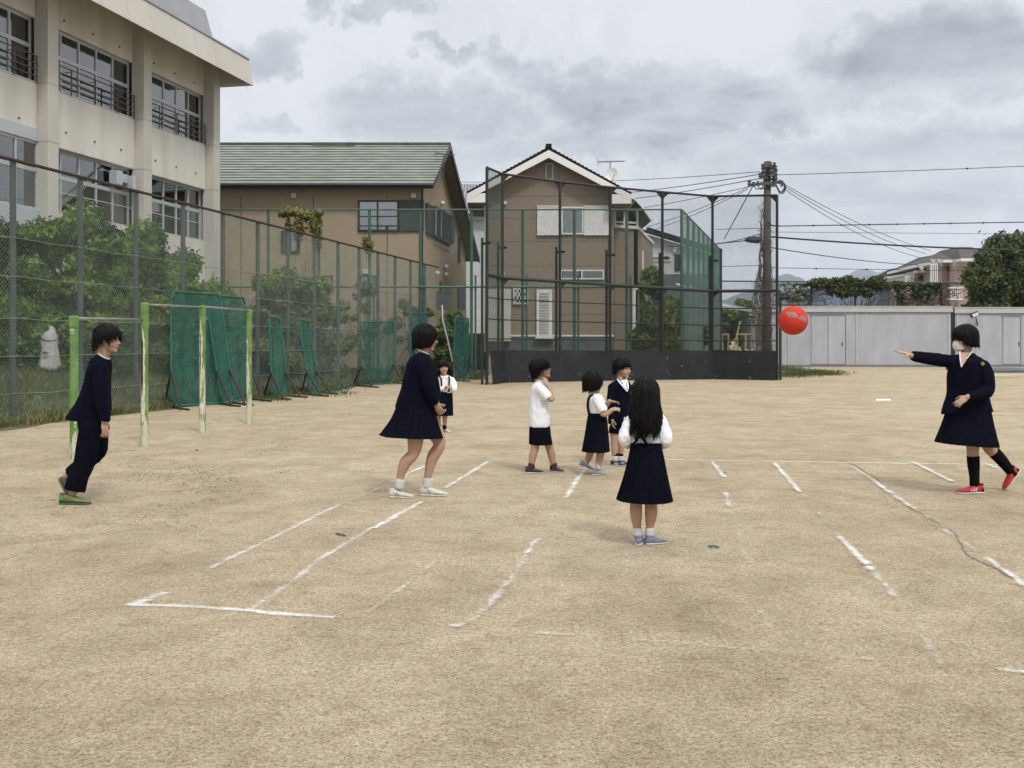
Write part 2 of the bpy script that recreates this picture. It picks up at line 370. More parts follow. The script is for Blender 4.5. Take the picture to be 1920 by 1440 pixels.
M_['net_teal'] = see_through('net_teal', (.010, .095, .088), .72, .6, 5.0, .25)
M_['mesh_sheet_green'] = see_through('mesh_sheet_green', (.12, .165, .14), .40, .6, 0)
mm('tube_green', (.02, .11, .078), .5, .2, 5)

# ---------------------------------------------------------------- ground
g = MB(); g.add([(-900,-60,0),(900,-60,0),(900,7000,0),(-900,7000,0)], [(0,1,2,3)])
ground = obj('ground', g, sand_mat()); tag(ground, kind='structure')
hl = MB()
def ridge(mb, Y, pts, zb=-20, depth=900):
    rng = random.Random(3); prof = []
    for i in range(len(pts)-1):
        for k in range(12):
            t = k/12; u = pts[i][0]+(pts[i+1][0]-pts[i][0])*t; v = pts[i][1]+(pts[i+1][1]-pts[i][1])*(t*t*(3-2*t))
            prof.append(P(u, v + rng.uniform(-.8,.8), Y))
    prof.append(P(*pts[-1], Y)); n = len(prof); vs = []; rows = 9
    for j in range(rows):
        t = j/(rows-1)
        for i, p in enumerate(prof):
            z = zb + (p.z-zb)*t; w = 60*mnoise.noise(Vector((p.x*.004, j*.8, 3)))*(1-t)
            vs.append((p.x + w*.5, Y - depth*(1-t) + w, z + w*.25))
    for i, p in enumerate(prof): vs.append((p.x, Y+depth, zb))
    fs = [(j*n+i, j*n+i+1, (j+1)*n+i+1, (j+1)*n+i) for j in range(rows) for i in range(n-1)]
    mb.add(vs, fs)
ridge(hl, 4300, [(1180,640),(1280,600),(1340,566),(1400,548),(1440,524),(1475,513),(1500,520),(1525,545),(1560,560),(1600,548),(1700,560),(1800,600),(2100,640)])
h2 = MB(); ridge(h2, 5600, [(1480,600),(1540,545),(1580,522),(1605,507),(1625,504),(1648,511),(1668,505),(1700,512),(1760,545),(1850,570),(2000,600),(2300,640)])
tag(obj('mountain', hl, M_['hill'], smooth=True), kind='structure'); tag(obj('mountain', h2, M_['hill'], smooth=True), kind='structure')
# grassy strip behind the left fence
FD = Vector((.21, 1, 0)).normalized(); FN = Vector((FD.y, -FD.x, 0))     # direction of the left fence and its normal (towards the field)
def fence_pt(Y, z=0, off=0): return Vector((-8.70 + .21*(Y-18.24), Y, z)) + FN*off
lw = MB(); nseg = 40; vs = []
rng = random.Random(5)
def bank(Y, off):
    """height of the grassy bank behind the left fence"""
    h = .82 + (.22-.82)*max(0, min(1, (Y-25)/15)); t = max(0, min(1, (-.1-off)/2.6)); return .004 + h*t*t*(3-2*t)
OFF = [0, .15, -.1, -.5, -.9, -1.3, -1.7, -2.1, -2.7, -4, -8, -40]; no = len(OFF)
for i in range(nseg+1):
    Y = 8 + (46-8)*i/nseg
    for k, of in enumerate(OFF):
        if k == 0: of = .45 + .35*rng.random()
        a = fence_pt(Y, 0, of); vs.append((a.x, a.y, bank(Y, of) + (.05*mnoise.noise(a*.8) if of < -.6 else 0)))
lw.add(vs, [(no*i+k, no*(i+1)+k, no*(i+1)+k+1, no*i+k+1) for i in range(nseg) for k in range(no-1)])
tag(obj('lawn', lw, M_['lawn'], smooth=True), kind='structure')
lw = MB(); lw.box(3, 30, 62.5, 120, .004, .03); tag(obj('lawn', lw, M_['lawn']), kind='structure')

# chalk lines: worn lime powder, one strip each, as parts of the ground
CM = {w: chalk_mat('chalk_%d' % int(100*w+50), w) for w in (-.35, -.15, .0, .15, .27)}
def chalk(pts, wear, width=.075):
    mb = MB(); rng = random.Random(len(pts)+int(pts[0][0])); c = [G(u, v) for u, v in pts]; fine = []
    for i in range(len(c)-1):
        n = max(2, int((c[i+1]-c[i]).length/.12))
        for k in range(n): fine.append(c[i].lerp(c[i+1], k/n))
    fine.append(c[-1]); vs = []; uv = []
    for i, p in enumerate(fine):
        t = (fine[min(i+1,len(fine)-1)]-fine[max(i-1,0)]).normalized(); nn = Vector((t.y,-t.x,0)); w = width/2*rng.uniform(1.05,1.5)
        q = p + nn*rng.uniform(-.007,.007); vs += [(q.x+nn.x*w, q.y+nn.y*w, .004+chalk.z), (q.x-nn.x*w, q.y-nn.y*w, .004+chalk.z)]; uv += [(0, i*.1),(1, i*.1)]
    chalk.z += .0004
    mb.add(vs, [(2*i,2*i+1,2*i+3,2*i+2) for i in range(len(fine)-1)]); mb.uv = uv
    obj('chalk_line', mb, CM[wear], ground)
chalk.z = 0
for pts, w, wd in [
    ([(815,861),(960,862)], .0, .10), ([(1250,862),(1400,865),(1600,868),(1760,870),(1930,873)], -.35, .11),
    ([(1040,863),(1230,862)], .27, .07),
    ([(245,1137),(310,1112)], -.35, .12), ([(250,1136),(330,1137),(460,1146),(625,1160)], -.35, .085),
    ([(395,1066),(480,1025),(600,965),(640,945)], -.15, .085), ([(640,945),(690,925),(760,893)], .15, .08), ([(755,893),(800,873)], -.35, .085), ([(340,1098),(395,1066)], .27, .09),
    ([(470,1146),(560,1083),(600,1050)], .0, .085), ([(600,1050),(700,990)], -.15, .08), ([(700,992),(790,942)], -.35, .085), ([(835,916),(915,867)], -.35, .085),
    ([(700,1145),(740,1115),(860,1020),(935,960)], .27, .07), ([(690,1150),(760,1100)], .15, .07),
    ([(855,1178),(895,1158),(955,1092)], -.15, .10), ([(955,1092),(1000,1022)], .15, .09), ([(985,1040),(1010,1012)], -.15, .08), ([(1025,990),(1060,930)], .27, .08),
    ([(1062,935),(1085,895)], -.35, .09), ([(1085,900),(1100,878)], -.15, .08),
    ([(840,1176),(900,1182),(1010,1190),(1120,1196)], .15, .08), ([(1120,1196),(1320,1214),(1500,1228)], .27, .08), ([(1570,1234),(1640,1240)], .15, .08), ([(1870,1260),(1925,1265)], -.15, .08),
    ([(1170,1090),(1180,1030)], .27, .08), ([(1335,867),(1358,897)], -.35, .08), ([(1360,925),(1368,952)], -.15, .08), ([(1372,960),(1392,1020)], .27, .08), ([(1392,1035),(1412,1060)], .15, .09),
    ([(1430,1150),(1450,1190)], .27, .09),
    ([(1452,870),(1500,925)], -.35, .085), ([(1500,925),(1575,1010)], .27, .08), ([(1575,1010),(1625,1062)], -.35, .09), ([(1625,1062),(1680,1125)], .0, .09), ([(1680,1125),(1730,1190),(1760,1250)], .27, .09),
    ([(1588,870),(1640,905)], .0, .08), ([(1640,905),(1706,952)], -.35, .085), ([(1706,952),(1850,1050)], .15, .08), ([(1850,1050),(1925,1105)], -.15, .085),
    ([(1712,869),(1785,905)], -.35, .085), ([(1785,905),(1870,948)], .27, .08), ([(1845,871),(1870,880)], -.15, .08)]:
    chalk(pts, w, wd)

m = MB(); rng = random.Random(3); cr = [(1570,862),(1600,872),(1640,895),(1700,948),(1730,965),(1790,1000),(1812,1040),(1830,1050),(1870,1068),(1925,1100)]; vs = []; c = []
for i in range(len(cr)-1):
    for k in range(10): t = k/10; c.append(G(cr[i][0]+(cr[i+1][0]-cr[i][0])*t+rng.uniform(-2,2), cr[i][1]+(cr[i+1][1]-cr[i][1])*t+rng.uniform(-1,1)))
for p in c: w = rng.uniform(.004,.016); vs += [(p.x-w, p.y, .003), (p.x+w, p.y+w*.6, .003)]
m.add(vs, [(2*i,2*i+1,2*i+3,2*i+2) for i in range(len(c)-1)]); obj('ground_crack', m, mat('crack', (.20,.155,.10), .95, .3, 20), ground)

# ---------------------------------------------------------------- chain link
def clip_line(x0, y0, dx, dy, poly):
    t0, t1 = -1e9, 1e9; n = len(poly)
    for i in range(n):
        ax, ay = poly[i]; bx, by = poly[(i+1) % n]; ex, ey = bx-ax, by-ay
        den = ex*dy - ey*dx; num = ex*(y0-ay) - ey*(x0-ax)      # inside when cross >= 0 (ccw)
        if abs(den) < 1e-12:
            if num < 0: return None
            continue
        t = -num/den
        if den > 0: t0 = max(t0, t)
        else: t1 = min(t1, t)
    return (t0, t1) if t1 - t0 > 1e-3 else None
def link_mesh(A, B, zb0, zb1, zt0, zt1, pitch=.08, r=.002, mb=None):
    """woven wire: two families of diagonal wires filling the panel from A to B"""
    mb = mb or MB(); A = Vector(A); B = Vector(B); d = B - A; Ln = math.hypot(d.x, d.y); d = Vector((d.x, d.y, 0))/Ln; nn = Vector((d.y, -d.x, 0))
    poly = [(0, zb0), (Ln, zb1), (Ln, zt1), (0, zt0)]; H = max(zt0, zt1)
    for sgn in (1, -1):
        k0 = -int((H+1)/pitch)-2; k1 = int((Ln+H+1)/pitch)+2
        for k in range(k0, k1):
            c = clip_line(k*pitch, 0 if True else 0, sgn, 1.0, poly)
            if not c: continue
            a = Vector((A.x, A.y, 0)) + d*(k*pitch+sgn*c[0]) + Vector((0,0,c[0])); b = Vector((A.x, A.y, 0)) + d*(k*pitch+sgn*c[1]) + Vector((0,0,c[1]))
            o = nn*(r*.7*sgn); t = (b-a).normalized(); x = nn; y = t.cross(nn)
            q = [x*r, (-x*.5+y*.87)*r, (-x*.5-y*.87)*r]
            mb.add([a+o+w for w in q]+[b+o+w for w in q], [(0,1,4,3),(1,2,5,4),(2,0,3,5)])
    return mb
# left fence
lf = thing('chain_link_fence', 'tall grey-green chain link fence along the left edge of the field below the school', 'fence', fence_pt(18.24))
YF0, YF1 = 14.46, 44.6; HF = 4.62
a, b = fence_pt(YF0), fence_pt(YF1)
obj('wire_mesh', link_mesh(a, b, .06, .06, HF-.05, HF-.05, .08, .0023), M_['wire_grey'], lf)
Y = YF0
while Y < YF1 + .1:
    p = fence_pt(Y, 0, -.06); m = MB(); m.tube([p, p+Vector((0,0,HF))], .055, 10); obj('post', m, M_['post_teal'], lf, smooth=False); Y += 1.89
m = MB(); m.tube([fence_pt(YF0, HF), fence_pt(YF1, HF)], .032, 8); obj('top_rail', m, M_['rust_dark'], lf)
rng = random.Random(2)
for z in (3.26, 2.58, 1.85, 1.2, .54):
    pts = []; Y = YF0
    while Y < YF1: pts.append(fence_pt(Y, z+rng.uniform(-.012,.012), .012)); pts.append(fence_pt(Y+.95, z-.02+rng.uniform(-.015,.01), .012)); Y += 1.89
    m = MB(); m.tube(pts, .006, 4); obj('tension_wire', m, M_['wire_grey'], lf)
# back fence
YB = 41.6; ZB = CH + (640-393)*YB/F
bf = thing('chain_link_fence', 'taller pale green chain link fence across the back in front of the houses', 'fence', P(883, 709, YB))
xs = [503-95*1, 503, 598, 693, 788, 884, 980, 1077, 1175, 1278]
L0, L1 = P(xs[0], 640, YB), P(xs[-1], 640, YB)
obj('wire_mesh', link_mesh(L0, L1, .05, .05, ZB, ZB, .08, .0019), M_['wire_green'], bf)
for u in xs:
    p = P(u, 640, YB+.07); m = MB(); m.tube([(p.x, p.y, 0), (p.x, p.y, ZB)], .06, 8); obj('post', m, M_['post_green'], bf)
    if 500 < u < 1200:
        m = MB(); m.tube([(p.x+.16, p.y+.05, 0), (p.x+.16, p.y+.05, 4.1)], .04, 8); obj('brace_post', m, M_['post_green'], bf)
for v, r in ((393, .035), (538, .045)):
    m = MB(); m.tube([P(xs[0], v, YB), P(xs[-1], v, YB)], r, 6); obj('rail', m, M_['post_green'], bf)
W1 = P(1348, 640, 58.8)
dv = (W1-L1); Ls = dv.length
obj('wire_mesh', link_mesh(L1, W1, .05, .05, ZB, ZB, .08, .0024), M_['wire_green'], bf)
for k in range(1, 9):
    q = L1.lerp(W1, k/8); m = MB(); m.tube([(q.x, q.y, 0), (q.x, q.y, ZB)], .06, 8); obj('post', m, M_['post_green'], bf)
m = MB(); m.tube([(L1.x, L1.y, ZB), (W1.x, W1.y, ZB)], .035, 6); obj('rail', m, M_['post_green'], bf)
m = MB(); m.add([(L1.x+.1, L1.y, .1), (W1.x+.1, W1.y, .1), (W1.x+.1, W1.y, 4.4), (L1.x+.1, L1.y, 4.4)], [(0,1,2,3)]); obj('grazing_mesh_sheet', m, M_['mesh_sheet_green'], bf)  # see-through sheet standing in for wire mesh that looks dense at grazing angle
# dark fence behind the sheds, with vines
YD = 66.0
df = thing('chain_link_fence', 'dark vine-grown fence rising behind the grey sheds', 'fence', P(1522, 680, YD))
zt = CH + (640-530)*YD/F
A_, B_ = P(1350, 640, YD), P(2100, 640, YD)
obj('wire_mesh', link_mesh(A_, B_, .05, .05, zt, zt, .12, .003), M_['wire_dark'], df)
for u in (1437, 1522, 1604, 1684, 1766, 1848, 1930, 2012, 2094):
    p = P(u, 640, YD); m = MB(); m.tube([(p.x, p.y+.08, 0), (p.x, p.y+.08, zt)], .07, 6); obj('post', m, M_['post_black'], df)
m = MB(); m.tube([(A_.x, YD, zt+.1), (B_.x, YD, zt-.1)], .05, 6); obj('rail', m, M_['post_black'], df)
m = MB(); m.tube([P(1351, 680, 59.2), P(1351, 466, 59.2)], .09, 8)
single('steel_pole', m, M_['post_black'], 'thin black pole at the far end of the green back fence', 'pole', P(1351, 688, 59.2))

# ---------------------------------------------------------------- backstop
bs = thing('backstop', 'tall three-sided black-framed baseball backstop with a black rubber skirt', 'backstop', G(942, 716))
W = {}
def bp(u, Y, v): return P(u, v, Y)
cols = [(913, 34.8, 314, 515), (942, 36.6, 326, 521), (1050, 37.6, 341, 528), (1144, 38.5, 351, 534), (1242, 39.3, 360, 540), (1336, 40.0, 368, 546), (1457, 38.8, 366, 545)]
tops = [P(u, v, Y) for u, Y, v, w in cols]; mids = [P(u, w, Y) for u, Y, v, w in cols]
for i, (u, Y, v, w) in enumerate(cols):
    t = tops[i]; m = MB(); m.tube([(t.x, t.y, 0), t], .052, 8)
    if i < len(cols)-1:      # gusset plates
        d = (tops[i+1]-tops[i]).normalized(); m.poly([t, t+d*.3, t-Vector((0,0,.3))], (0, .02, 0))
        q = mids[i]; m.poly([q, q+d*.3, q-Vector((0,0,.3))], (0, .02, 0))
    if i:
        d = (tops[i-1]-tops[i]).normalized(); m.poly([t, t-Vector((0,0,.3)), t+d*.3], (0, .02, 0))
    obj('post', m, M_['post_dark'] if i < 3 else M_['post_black'], bs)
for i in range(len(cols)-1):
    m = MB(); m.tube([tops[i], tops[i+1]], .042, 8); obj('top_rail', m, M_['post_black'], bs)
    m = MB(); m.tube([mids[i], mids[i+1]], .06, 8); obj('mid_rail', m, M_['post_dark'] if i < 4 else M_['post_black'], bs)
    obj('wire_mesh', link_mesh(tops[i], tops[i+1], 1.0, 1.0, tops[i].z, tops[i+1].z, .075, .0038), M_['wire_dark'], bs)
    for f in (.28, .55, .8):
        a = mids[i].lerp(Vector((mids[i].x, mids[i].y, 1.0)), f); b = mids[i+1].lerp(Vector((mids[i+1].x, mids[i+1].y, 1.0)), f)
        m = MB(); m.tube([a, b], .022, 5); obj('wire_rail', m, M_['post_black'], bs)
for i, (u, Y, vt) in enumerate([(904, 35.0, 446), (934, 37.0, 455), (1043, 37.9, 463), (1137, 38.8, 469), (1237, 39.6, 474), (1331, 40.3, 480), (1463, 39.0, 550)]):
    t = P(u, vt, Y); m = MB(); m.bar((t.x, t.y, 0), t, .085); m.bar(t-Vector((0,0,.2)), t+Vector((.28,-.3,-.2)), .08); obj('brace_post', m, M_['post_dark'], bs)
rng = random.Random(8)
for i in range(len(cols)-1):
    a, b = tops[i], tops[i+1]; n = 40; rows = 12; zs = P(0, 656, cols[i][1]).z; zs2 = P(0, 658, cols[i+1][1]).z; vs = []
    dd = Vector((b.x-a.x, b.y-a.y, 0)).normalized(); nn = Vector((dd.y, -dd.x, 0))
    for j in range(rows+1):
        for k in range(n+1):
            f = k/n; top = zs + (zs2-zs)*f; z = -.01 + (top+.01)*j/rows; p = a.lerp(b, f)
            w = .10 + .07*mnoise.noise(Vector((p.x*.9, z*.7, i*.3)))*math.sin(math.pi*min(1, 1.2*(1-j/rows)+.05)) + (.10*(1-j/rows))**1.0
            q = Vector((p.x, p.y, z)) + nn*w; vs.append((q.x, q.y, z + .015*mnoise.noise(Vector((p.x*2, 0, 5)))*(j == 0)))
    m = MB(); m.add(vs, [(j*(n+1)+k, j*(n+1)+k+1, (j+1)*(n+1)+k+1, (j+1)*(n+1)+k) for j in range(rows) for k in range(n)])
    sk = obj('rubber_skirt', m, M_['rubber'], bs, smooth=True)
    m = MB()          # ball marks on the rubber
    for k in range(10):
        f = rng.uniform(.05, .95); z = rng.choice([rng.uniform(.1, .45), rng.uniform(.1, 1.2)]); c = a.lerp(b, f); s = rng.uniform(.015, .05)
        kk = min(n, int(f*n)); j = min(rows, int(z/1.3*rows)); q = Vector(vs[j*(n+1)+kk]) + nn*.012
        for h in range(rng.randint(1, 4)):
            cc = q + dd*rng.uniform(-.06,.06) + Vector((0,0,rng.uniform(-.07,.07))); r0 = s*rng.uniform(.3,.9)
            m.add([cc + nn*.004 + dd*(r0*rng.uniform(.4,1)*math.cos(t)) + Vector((0,0,1))*(r0*1.2*rng.uniform(.4,1)*math.sin(t)) for t in [q2*math.pi/4 for q2 in range(8)]], [tuple(range(8))])
    o_ = obj('scuff_marks', m, M_['scuff'], sk); o_['kind'] = 'stuff'

# ---------------------------------------------------------------- school
SD = Vector((.2102, .9777, 0)); SN = Vector((.9777, -.2102, 0)); SO = Vector((-10.80, 38.5, 0))
def S(s, n, z): q = SO + SD*s + SN*n; return Vector((q.x, q.y, z))
def sbox(mb, s0, s1, n0, n1, z0, z1):
    mb.box8([S(s0,n1,z0), S(s1,n1,z0), S(s1,n0,z0), S(s0,n0,z0), S(s0,n1,z1), S(s1,n1,z1), S(s1,n0,z1), S(s0,n0,z1)])
def sY(Y): return (Y-38.5)/.9777
sc = thing('school_building', 'three-storey cream concrete school building with ribbon windows and a slanted roof fascia', 'school', S(0, 0, 0))
colY = [(14.8,15.25), (19.5,19.95), (24.2,24.65), (28.86,29.32), (33.54,34.0), (38.04,38.5)]
FL = [(8.61, 10.45), (5.11, 7.0), (1.45, 3.45)]
SB = sY(14.8)
m = MB()
for (z0, z1) in ((10.45, 11.8), (7.0, 8.61), (3.45, 5.11), (-.02, 1.45)):
    for i in range(len(colY)-1): sbox(m, sY(colY[i][1])+.003, sY(colY[i+1][0])-.003, -.62, -.34 if z0 < 10 else -.40, z0, z1)
obj('spandrel_wall', m, M_['concrete_paint'], sc, bevel=.02)
m = MB()
sbox(m, SB, -.003, -12, -.66, 10.5, 10.95); sbox(m, -.25, -.004, -12, -.46, 0, 10.95); sbox(m, SB, SB+.25, -12, -.66, 0, 10.95); sbox(m, SB, -.003, -12.2, -12.003, 0, 10.95)
obj('wall', m, M_['concrete_paint'], sc)
m = MB()
for z in (7.45, 3.9, .05): sbox(m, SB+.3, -.3, -11.9, -.67, z, z+.2)
sbox(m, SB+.3, -.3, -2.6, -2.5, .3, 10.4); obj('interior', m, M_['dark_room'], sc)
for a_, b_ in colY:
    m = MB(); sbox(m, sY(a_), sY(b_), -.45, 0, -.02, 11.79)
    c = obj('column', m, M_['column_paint'], sc, bevel=.015)
    m = MB()
    for z in (7.0, 3.5, 8.62): sbox(m, sY(a_)-.004, sY(b_)+.004, -.40, .003, z, z+.018)
    obj('joint_line', m, M_['seam'], c)
m = MB()      # slanted fascia
for k in range(19):
    s0, s1 = SB-1 + (0.42-SB+1)*k/19, SB-1 + (0.42-SB+1)*(k+1)/19 - .015
    c = [S(s0,1.14,10.94), S(s1,1.14,10.94), S(s1,1.06,10.96), S(s0,1.06,10.96)]
    t = [S(s0,.93,11.92), S(s1,.93,11.92), S(s1,.75,11.92), S(s0,.75,11.92)]
    m.box8(c+t)
obj('roof_fascia', m, M_['fascia_panel'], sc)
m = MB(); sbox(m, SB-1, .0, -.36, .74, 11.8, 11.86); sbox(m, .003, .41, -12, 1.08, 10.955, 11.05); sbox(m, -.03, .0, .003, .9, 10.96, 11.79); obj('soffit', m, M_['column_paint'], sc)
m = MB(); sbox(m, SB-1, .43, .72, .97, 11.923, 11.97); obj('roof_edge', m, M_['roof_grey'], sc)
m = MB(); c0 = [S(SB-1,-.2,11.9), S(.3,-.2,11.9), S(.3,-8,11.9), S(SB-1,-8,11.9)]; c1 = [S(SB-1,-.55,13.7), S(-.1,-.55,13.7), S(-.1,-7,13.7), S(SB-1,-7,13.7)]
m.box8(c0+c1); m2 = MB(); obj('upper_roof', m, M_['roof_grey'], sc)
m = MB(); sbox(m, SB-1, .38, -12, .74, 11.862, 11.89); obj('roof_slab', m, M_['roof_grey'], sc)
m = MB()
for i in range(len(colY)-1):
    for zz in (7.5, 10.75):
        for f in (.18, .5, .82):
            q = S(sY(colY[i][1])*(1-f)+sY(colY[i+1][0])*f, -.34 if zz < 9 else -.40, zz); m.tube([q-SN*.03, q+SN*.035], .03, 8)
obj('drain_hole', m, M_['rail_brown'], sc)
rng = random.Random(4)
for bi in range(len(colY)-1):
    a_, b_ = sY(colY[bi][1]), sY(colY[bi+1][0])
    for fi, (z0, z1) in enumerate(FL):
        n0 = -.56
        proud = (bi == 2 and fi == 1)
        if proud: n0 = -.36
        fr = MB(); w = .05; npan = 5; mid = z0 + (z1-z0)*.58
        sbox(fr, a_, b_, n0-.05, n0, z0, z0+.06); sbox(fr, a_, b_, n0-.05, n0, z1-.07, z1); sbox(fr, a_+.001, b_-.001, n0-.06, n0+.012, mid-.05, mid+.06)
        for k in range(npan+1):
            s = a_ + (b_-a_)*k/npan; sbox(fr, s-.03, s+.03, n0-.055, n0+.006, z0+.001, z1-.001)
        wd = obj('window', fr, M_['alu'] , sc)
        if fi < 2: 
            m = MB(); sbox(m, a_, b_, -.34, n0 if n0 < -.34 else -.341, z0+.003, z0+.05) if not proud else None
            if m.v: obj('sill', m, M_['column_paint'], wd)
        gl = MB(); sbox(gl, a_+.02, b_-.02, n0-.035, n0-.028, z0+.03, z1-.03); obj('pane', gl, M_['glass'], wd)
        # curtains behind the glass
        kinds = []
        for k in range(npan):
            s0, s1 = a_+(b_-a_)*k/npan, a_+(b_-a_)*(k+1)/npan
            if fi == 0: c_ = ['curtain_yellow'] if (k == 4 and bi == 3) else (['curtain_grey'] if rng.random() < .35 else [])
            elif fi == 1: c_ = ['curtain'] if rng.random() < .92 else []
            else: c_ = ['curtain_grey'] if rng.random() < .5 else []
            for q in c_: kinds.append((s0, s1, q))
        for q in set(k[2] for k in kinds):
            m = MB()
            for s0, s1, kk in kinds:
                if kk != q: continue
                n = 24; f0 = rng.uniform(0, .12); z_hi = z1-.05 if fi else z1-.04; z_lo = z0+.05
                vs = []
                for j in range(n+1):
                    s = s0+.02 + (s1-s0-.04)*(f0+(1-f0)*j/n); nn2 = n0-.16 + .03*math.sin(j*1.9)
                    vs += [S(s, nn2, z_lo), S(s, nn2, z_hi)]
                m.add(vs, [(2*j, 2*j+2, 2*j+3, 2*j+1) for j in range(n)])
            obj('curtain', m, M_[q], wd, smooth=True)
        if fi == 0:
            m = MB()
            for z in (8.80, 8.98, 9.16, 9.36):
                m.tube([S(a_+.05, -.30, z), S(b_-.05, -.30, z)], .018, 6)
            for k in (0, .22, .5, .78, 1):
                s = a_+.08+(b_-a_-.16)*k; m.bar(S(s,-.30,8.62), S(s,-.30,9.38), .03); m.bar(S(s,-.30,9.3), S(s,-.5,9.3), .02)
            obj('guard_rail', m, M_['rail_brown'], sc)
        if fi == 1 and bi != 2:
            m = MB(); m.tube([S(a_+.05, -.42, 5.75), S(b_-.05, -.42, 5.75)], .015, 6); obj('guard_rail', m, M_['alu'], sc)
m = MB(); q0, q1 = sY(24.65), sY(28.86); sbox(m, q0, q1, -.339, -.30, 4.35, 5.10); sbox(m, q0, q1, -.339, -.30, 7.01, 7.35); obj('cladding_panel', m, M_['pale_panel'], sc)
m = MB(); qa = sY(32.4); sbox(m, qa, qa+.30, -.50, -.20, 6.35, 6.80); sbox(m, qa+.301, qa+.75, -.50, -.30, 6.48, 6.76); sbox(m, qa+.751, qa+.93, -.50, -.12, 6.27, 6.74); obj('vent_duct', m, M_['alu'], sc, bevel=.02)

# ---------------------------------------------------------------- house, left, green roof
ha = thing('house', 'long tan house with a ribbed pale green roof behind the left fence', 'house', P(797, 690, 44.6))
SL = .138
def A(t, Y, z): return Vector((-3.85 + t + SL*(Y-44.6), Y, z))      # t=0: right wall plane
YW0, YW1 = 44.6, 54.8; ER, EZ = 47.7, 10.45
zf = lambda Y: (EZ-.12) - (abs(Y-ER))*(.62 if Y < ER else .585)
m = MB(); LX = -22
m.poly([A(LX,YW0,0), A(0,YW0,0), A(0,YW0,zf(YW0)-.1), A(LX,YW0,zf(YW0)-.1)], (0,.15,0))
gp = [A(0,YW0+.151,0), A(0,YW1,0), A(0,YW1,zf(YW1)-.1), A(0,ER,zf(ER)-.1), A(0,YW0+.151,zf(YW0)-.1)]
m.poly(gp[::-1], (-.15,0,0)); m.poly([A(LX,YW1+.15,0), A(0,YW1+.15,0), A(0,YW1+.15,5.5), A(LX,YW1+.15,5.5)], (0,-.14,0))
obj('wall', m, M_['siding_tan'], ha)
m = MB()        # joint lines of the cladding
for u in (452, 588, 726): a_ = P(u, 380, 44.59); m.box(a_.x-.012, a_.x+.012, 44.585, 44.598, .2, 7.7)
obj('joint_line', m, M_['dark_trim'], ha)
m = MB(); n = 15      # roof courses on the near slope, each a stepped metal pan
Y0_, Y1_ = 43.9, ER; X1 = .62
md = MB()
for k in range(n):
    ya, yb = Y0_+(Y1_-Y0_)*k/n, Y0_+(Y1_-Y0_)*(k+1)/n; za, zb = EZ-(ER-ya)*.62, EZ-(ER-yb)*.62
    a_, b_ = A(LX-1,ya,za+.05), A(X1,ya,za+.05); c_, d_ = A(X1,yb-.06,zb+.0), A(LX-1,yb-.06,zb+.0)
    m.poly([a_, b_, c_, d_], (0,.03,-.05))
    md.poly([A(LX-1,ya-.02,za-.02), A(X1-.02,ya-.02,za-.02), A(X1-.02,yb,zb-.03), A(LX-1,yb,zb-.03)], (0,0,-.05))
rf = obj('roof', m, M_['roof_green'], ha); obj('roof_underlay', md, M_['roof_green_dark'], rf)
m = MB(); m.poly([A(LX-1,ER+.002,EZ), A(X1,ER+.002,EZ), A(X1,55.5,EZ-(55.5-ER)*.585), A(LX-1,55.5,EZ-(55.5-ER)*.585)], (0,0,-.12)); obj('back_roof', m, M_['roof_green_dark'], ha)
m = MB(); m.bar(A(LX-1,ER,EZ+.06), A(X1,ER,EZ+.06), .18, .10); m.bar(P(588,272,47.6), P(666,272,47.6), .22, .22); obj('ridge_cap', m, M_['roof_green_dark'], ha)
m = MB(); z_ = EZ-(ER-Y0_)*.62
m.tube([A(LX-1,43.86,z_-.05), A(X1,43.86,z_-.05)], .075, 8); m.bar(A(LX-1,43.95,z_-.12), A(X1-.02,43.95,z_-.12), .05, .14)
m.tube([A(X1-.45,43.9,z_-.08), A(.02,44.5,z_-.55), A(.02,44.52,0)], .045, 8); obj('gutter', m, M_['dark_trim'], ha)
m = MB()
m.poly([A(X1+.003,43.9,z_-.2), A(X1+.003,ER,EZ-.2), A(X1+.003,ER,EZ+.06), A(X1+.003,43.9,z_+.03)], (-.05,0,0))
m.poly([A(X1+.003,ER+.004,EZ-.22), A(X1+.003,55.55,EZ-.22-(55.55-ER)*.585), A(X1+.003,55.55,EZ+.06-(55.55-ER)*.585), A(X1+.003,ER+.004,EZ+.06)], (-.08,0,0))
m.bar(A(X1,55.5,EZ-(55.5-ER)*.585-.1), A(LX-1,55.5,EZ-(55.5-ER)*.585-.1), .1, .16); obj('bargeboard', m, M_['dark_trim'], ha)
m = MB(); m.poly([A(0.01,43.95,z_-.14), A(X1-.06,43.95,z_-.14), A(X1-.06,ER,EZ-.14), A(0.01,ER,EZ-.14)], (0,0,-.03)); m.poly([A(0.01,ER+.01,EZ-.16), A(X1-.1,ER+.01,EZ-.16), A(X1-.1,55.4,EZ-.16-(55.4-ER)*.585), A(0.01,55.4,EZ-.16-(55.4-ER)*.585)], (0,0,-.03)); obj('soffit', m, M_['soffit'], ha)
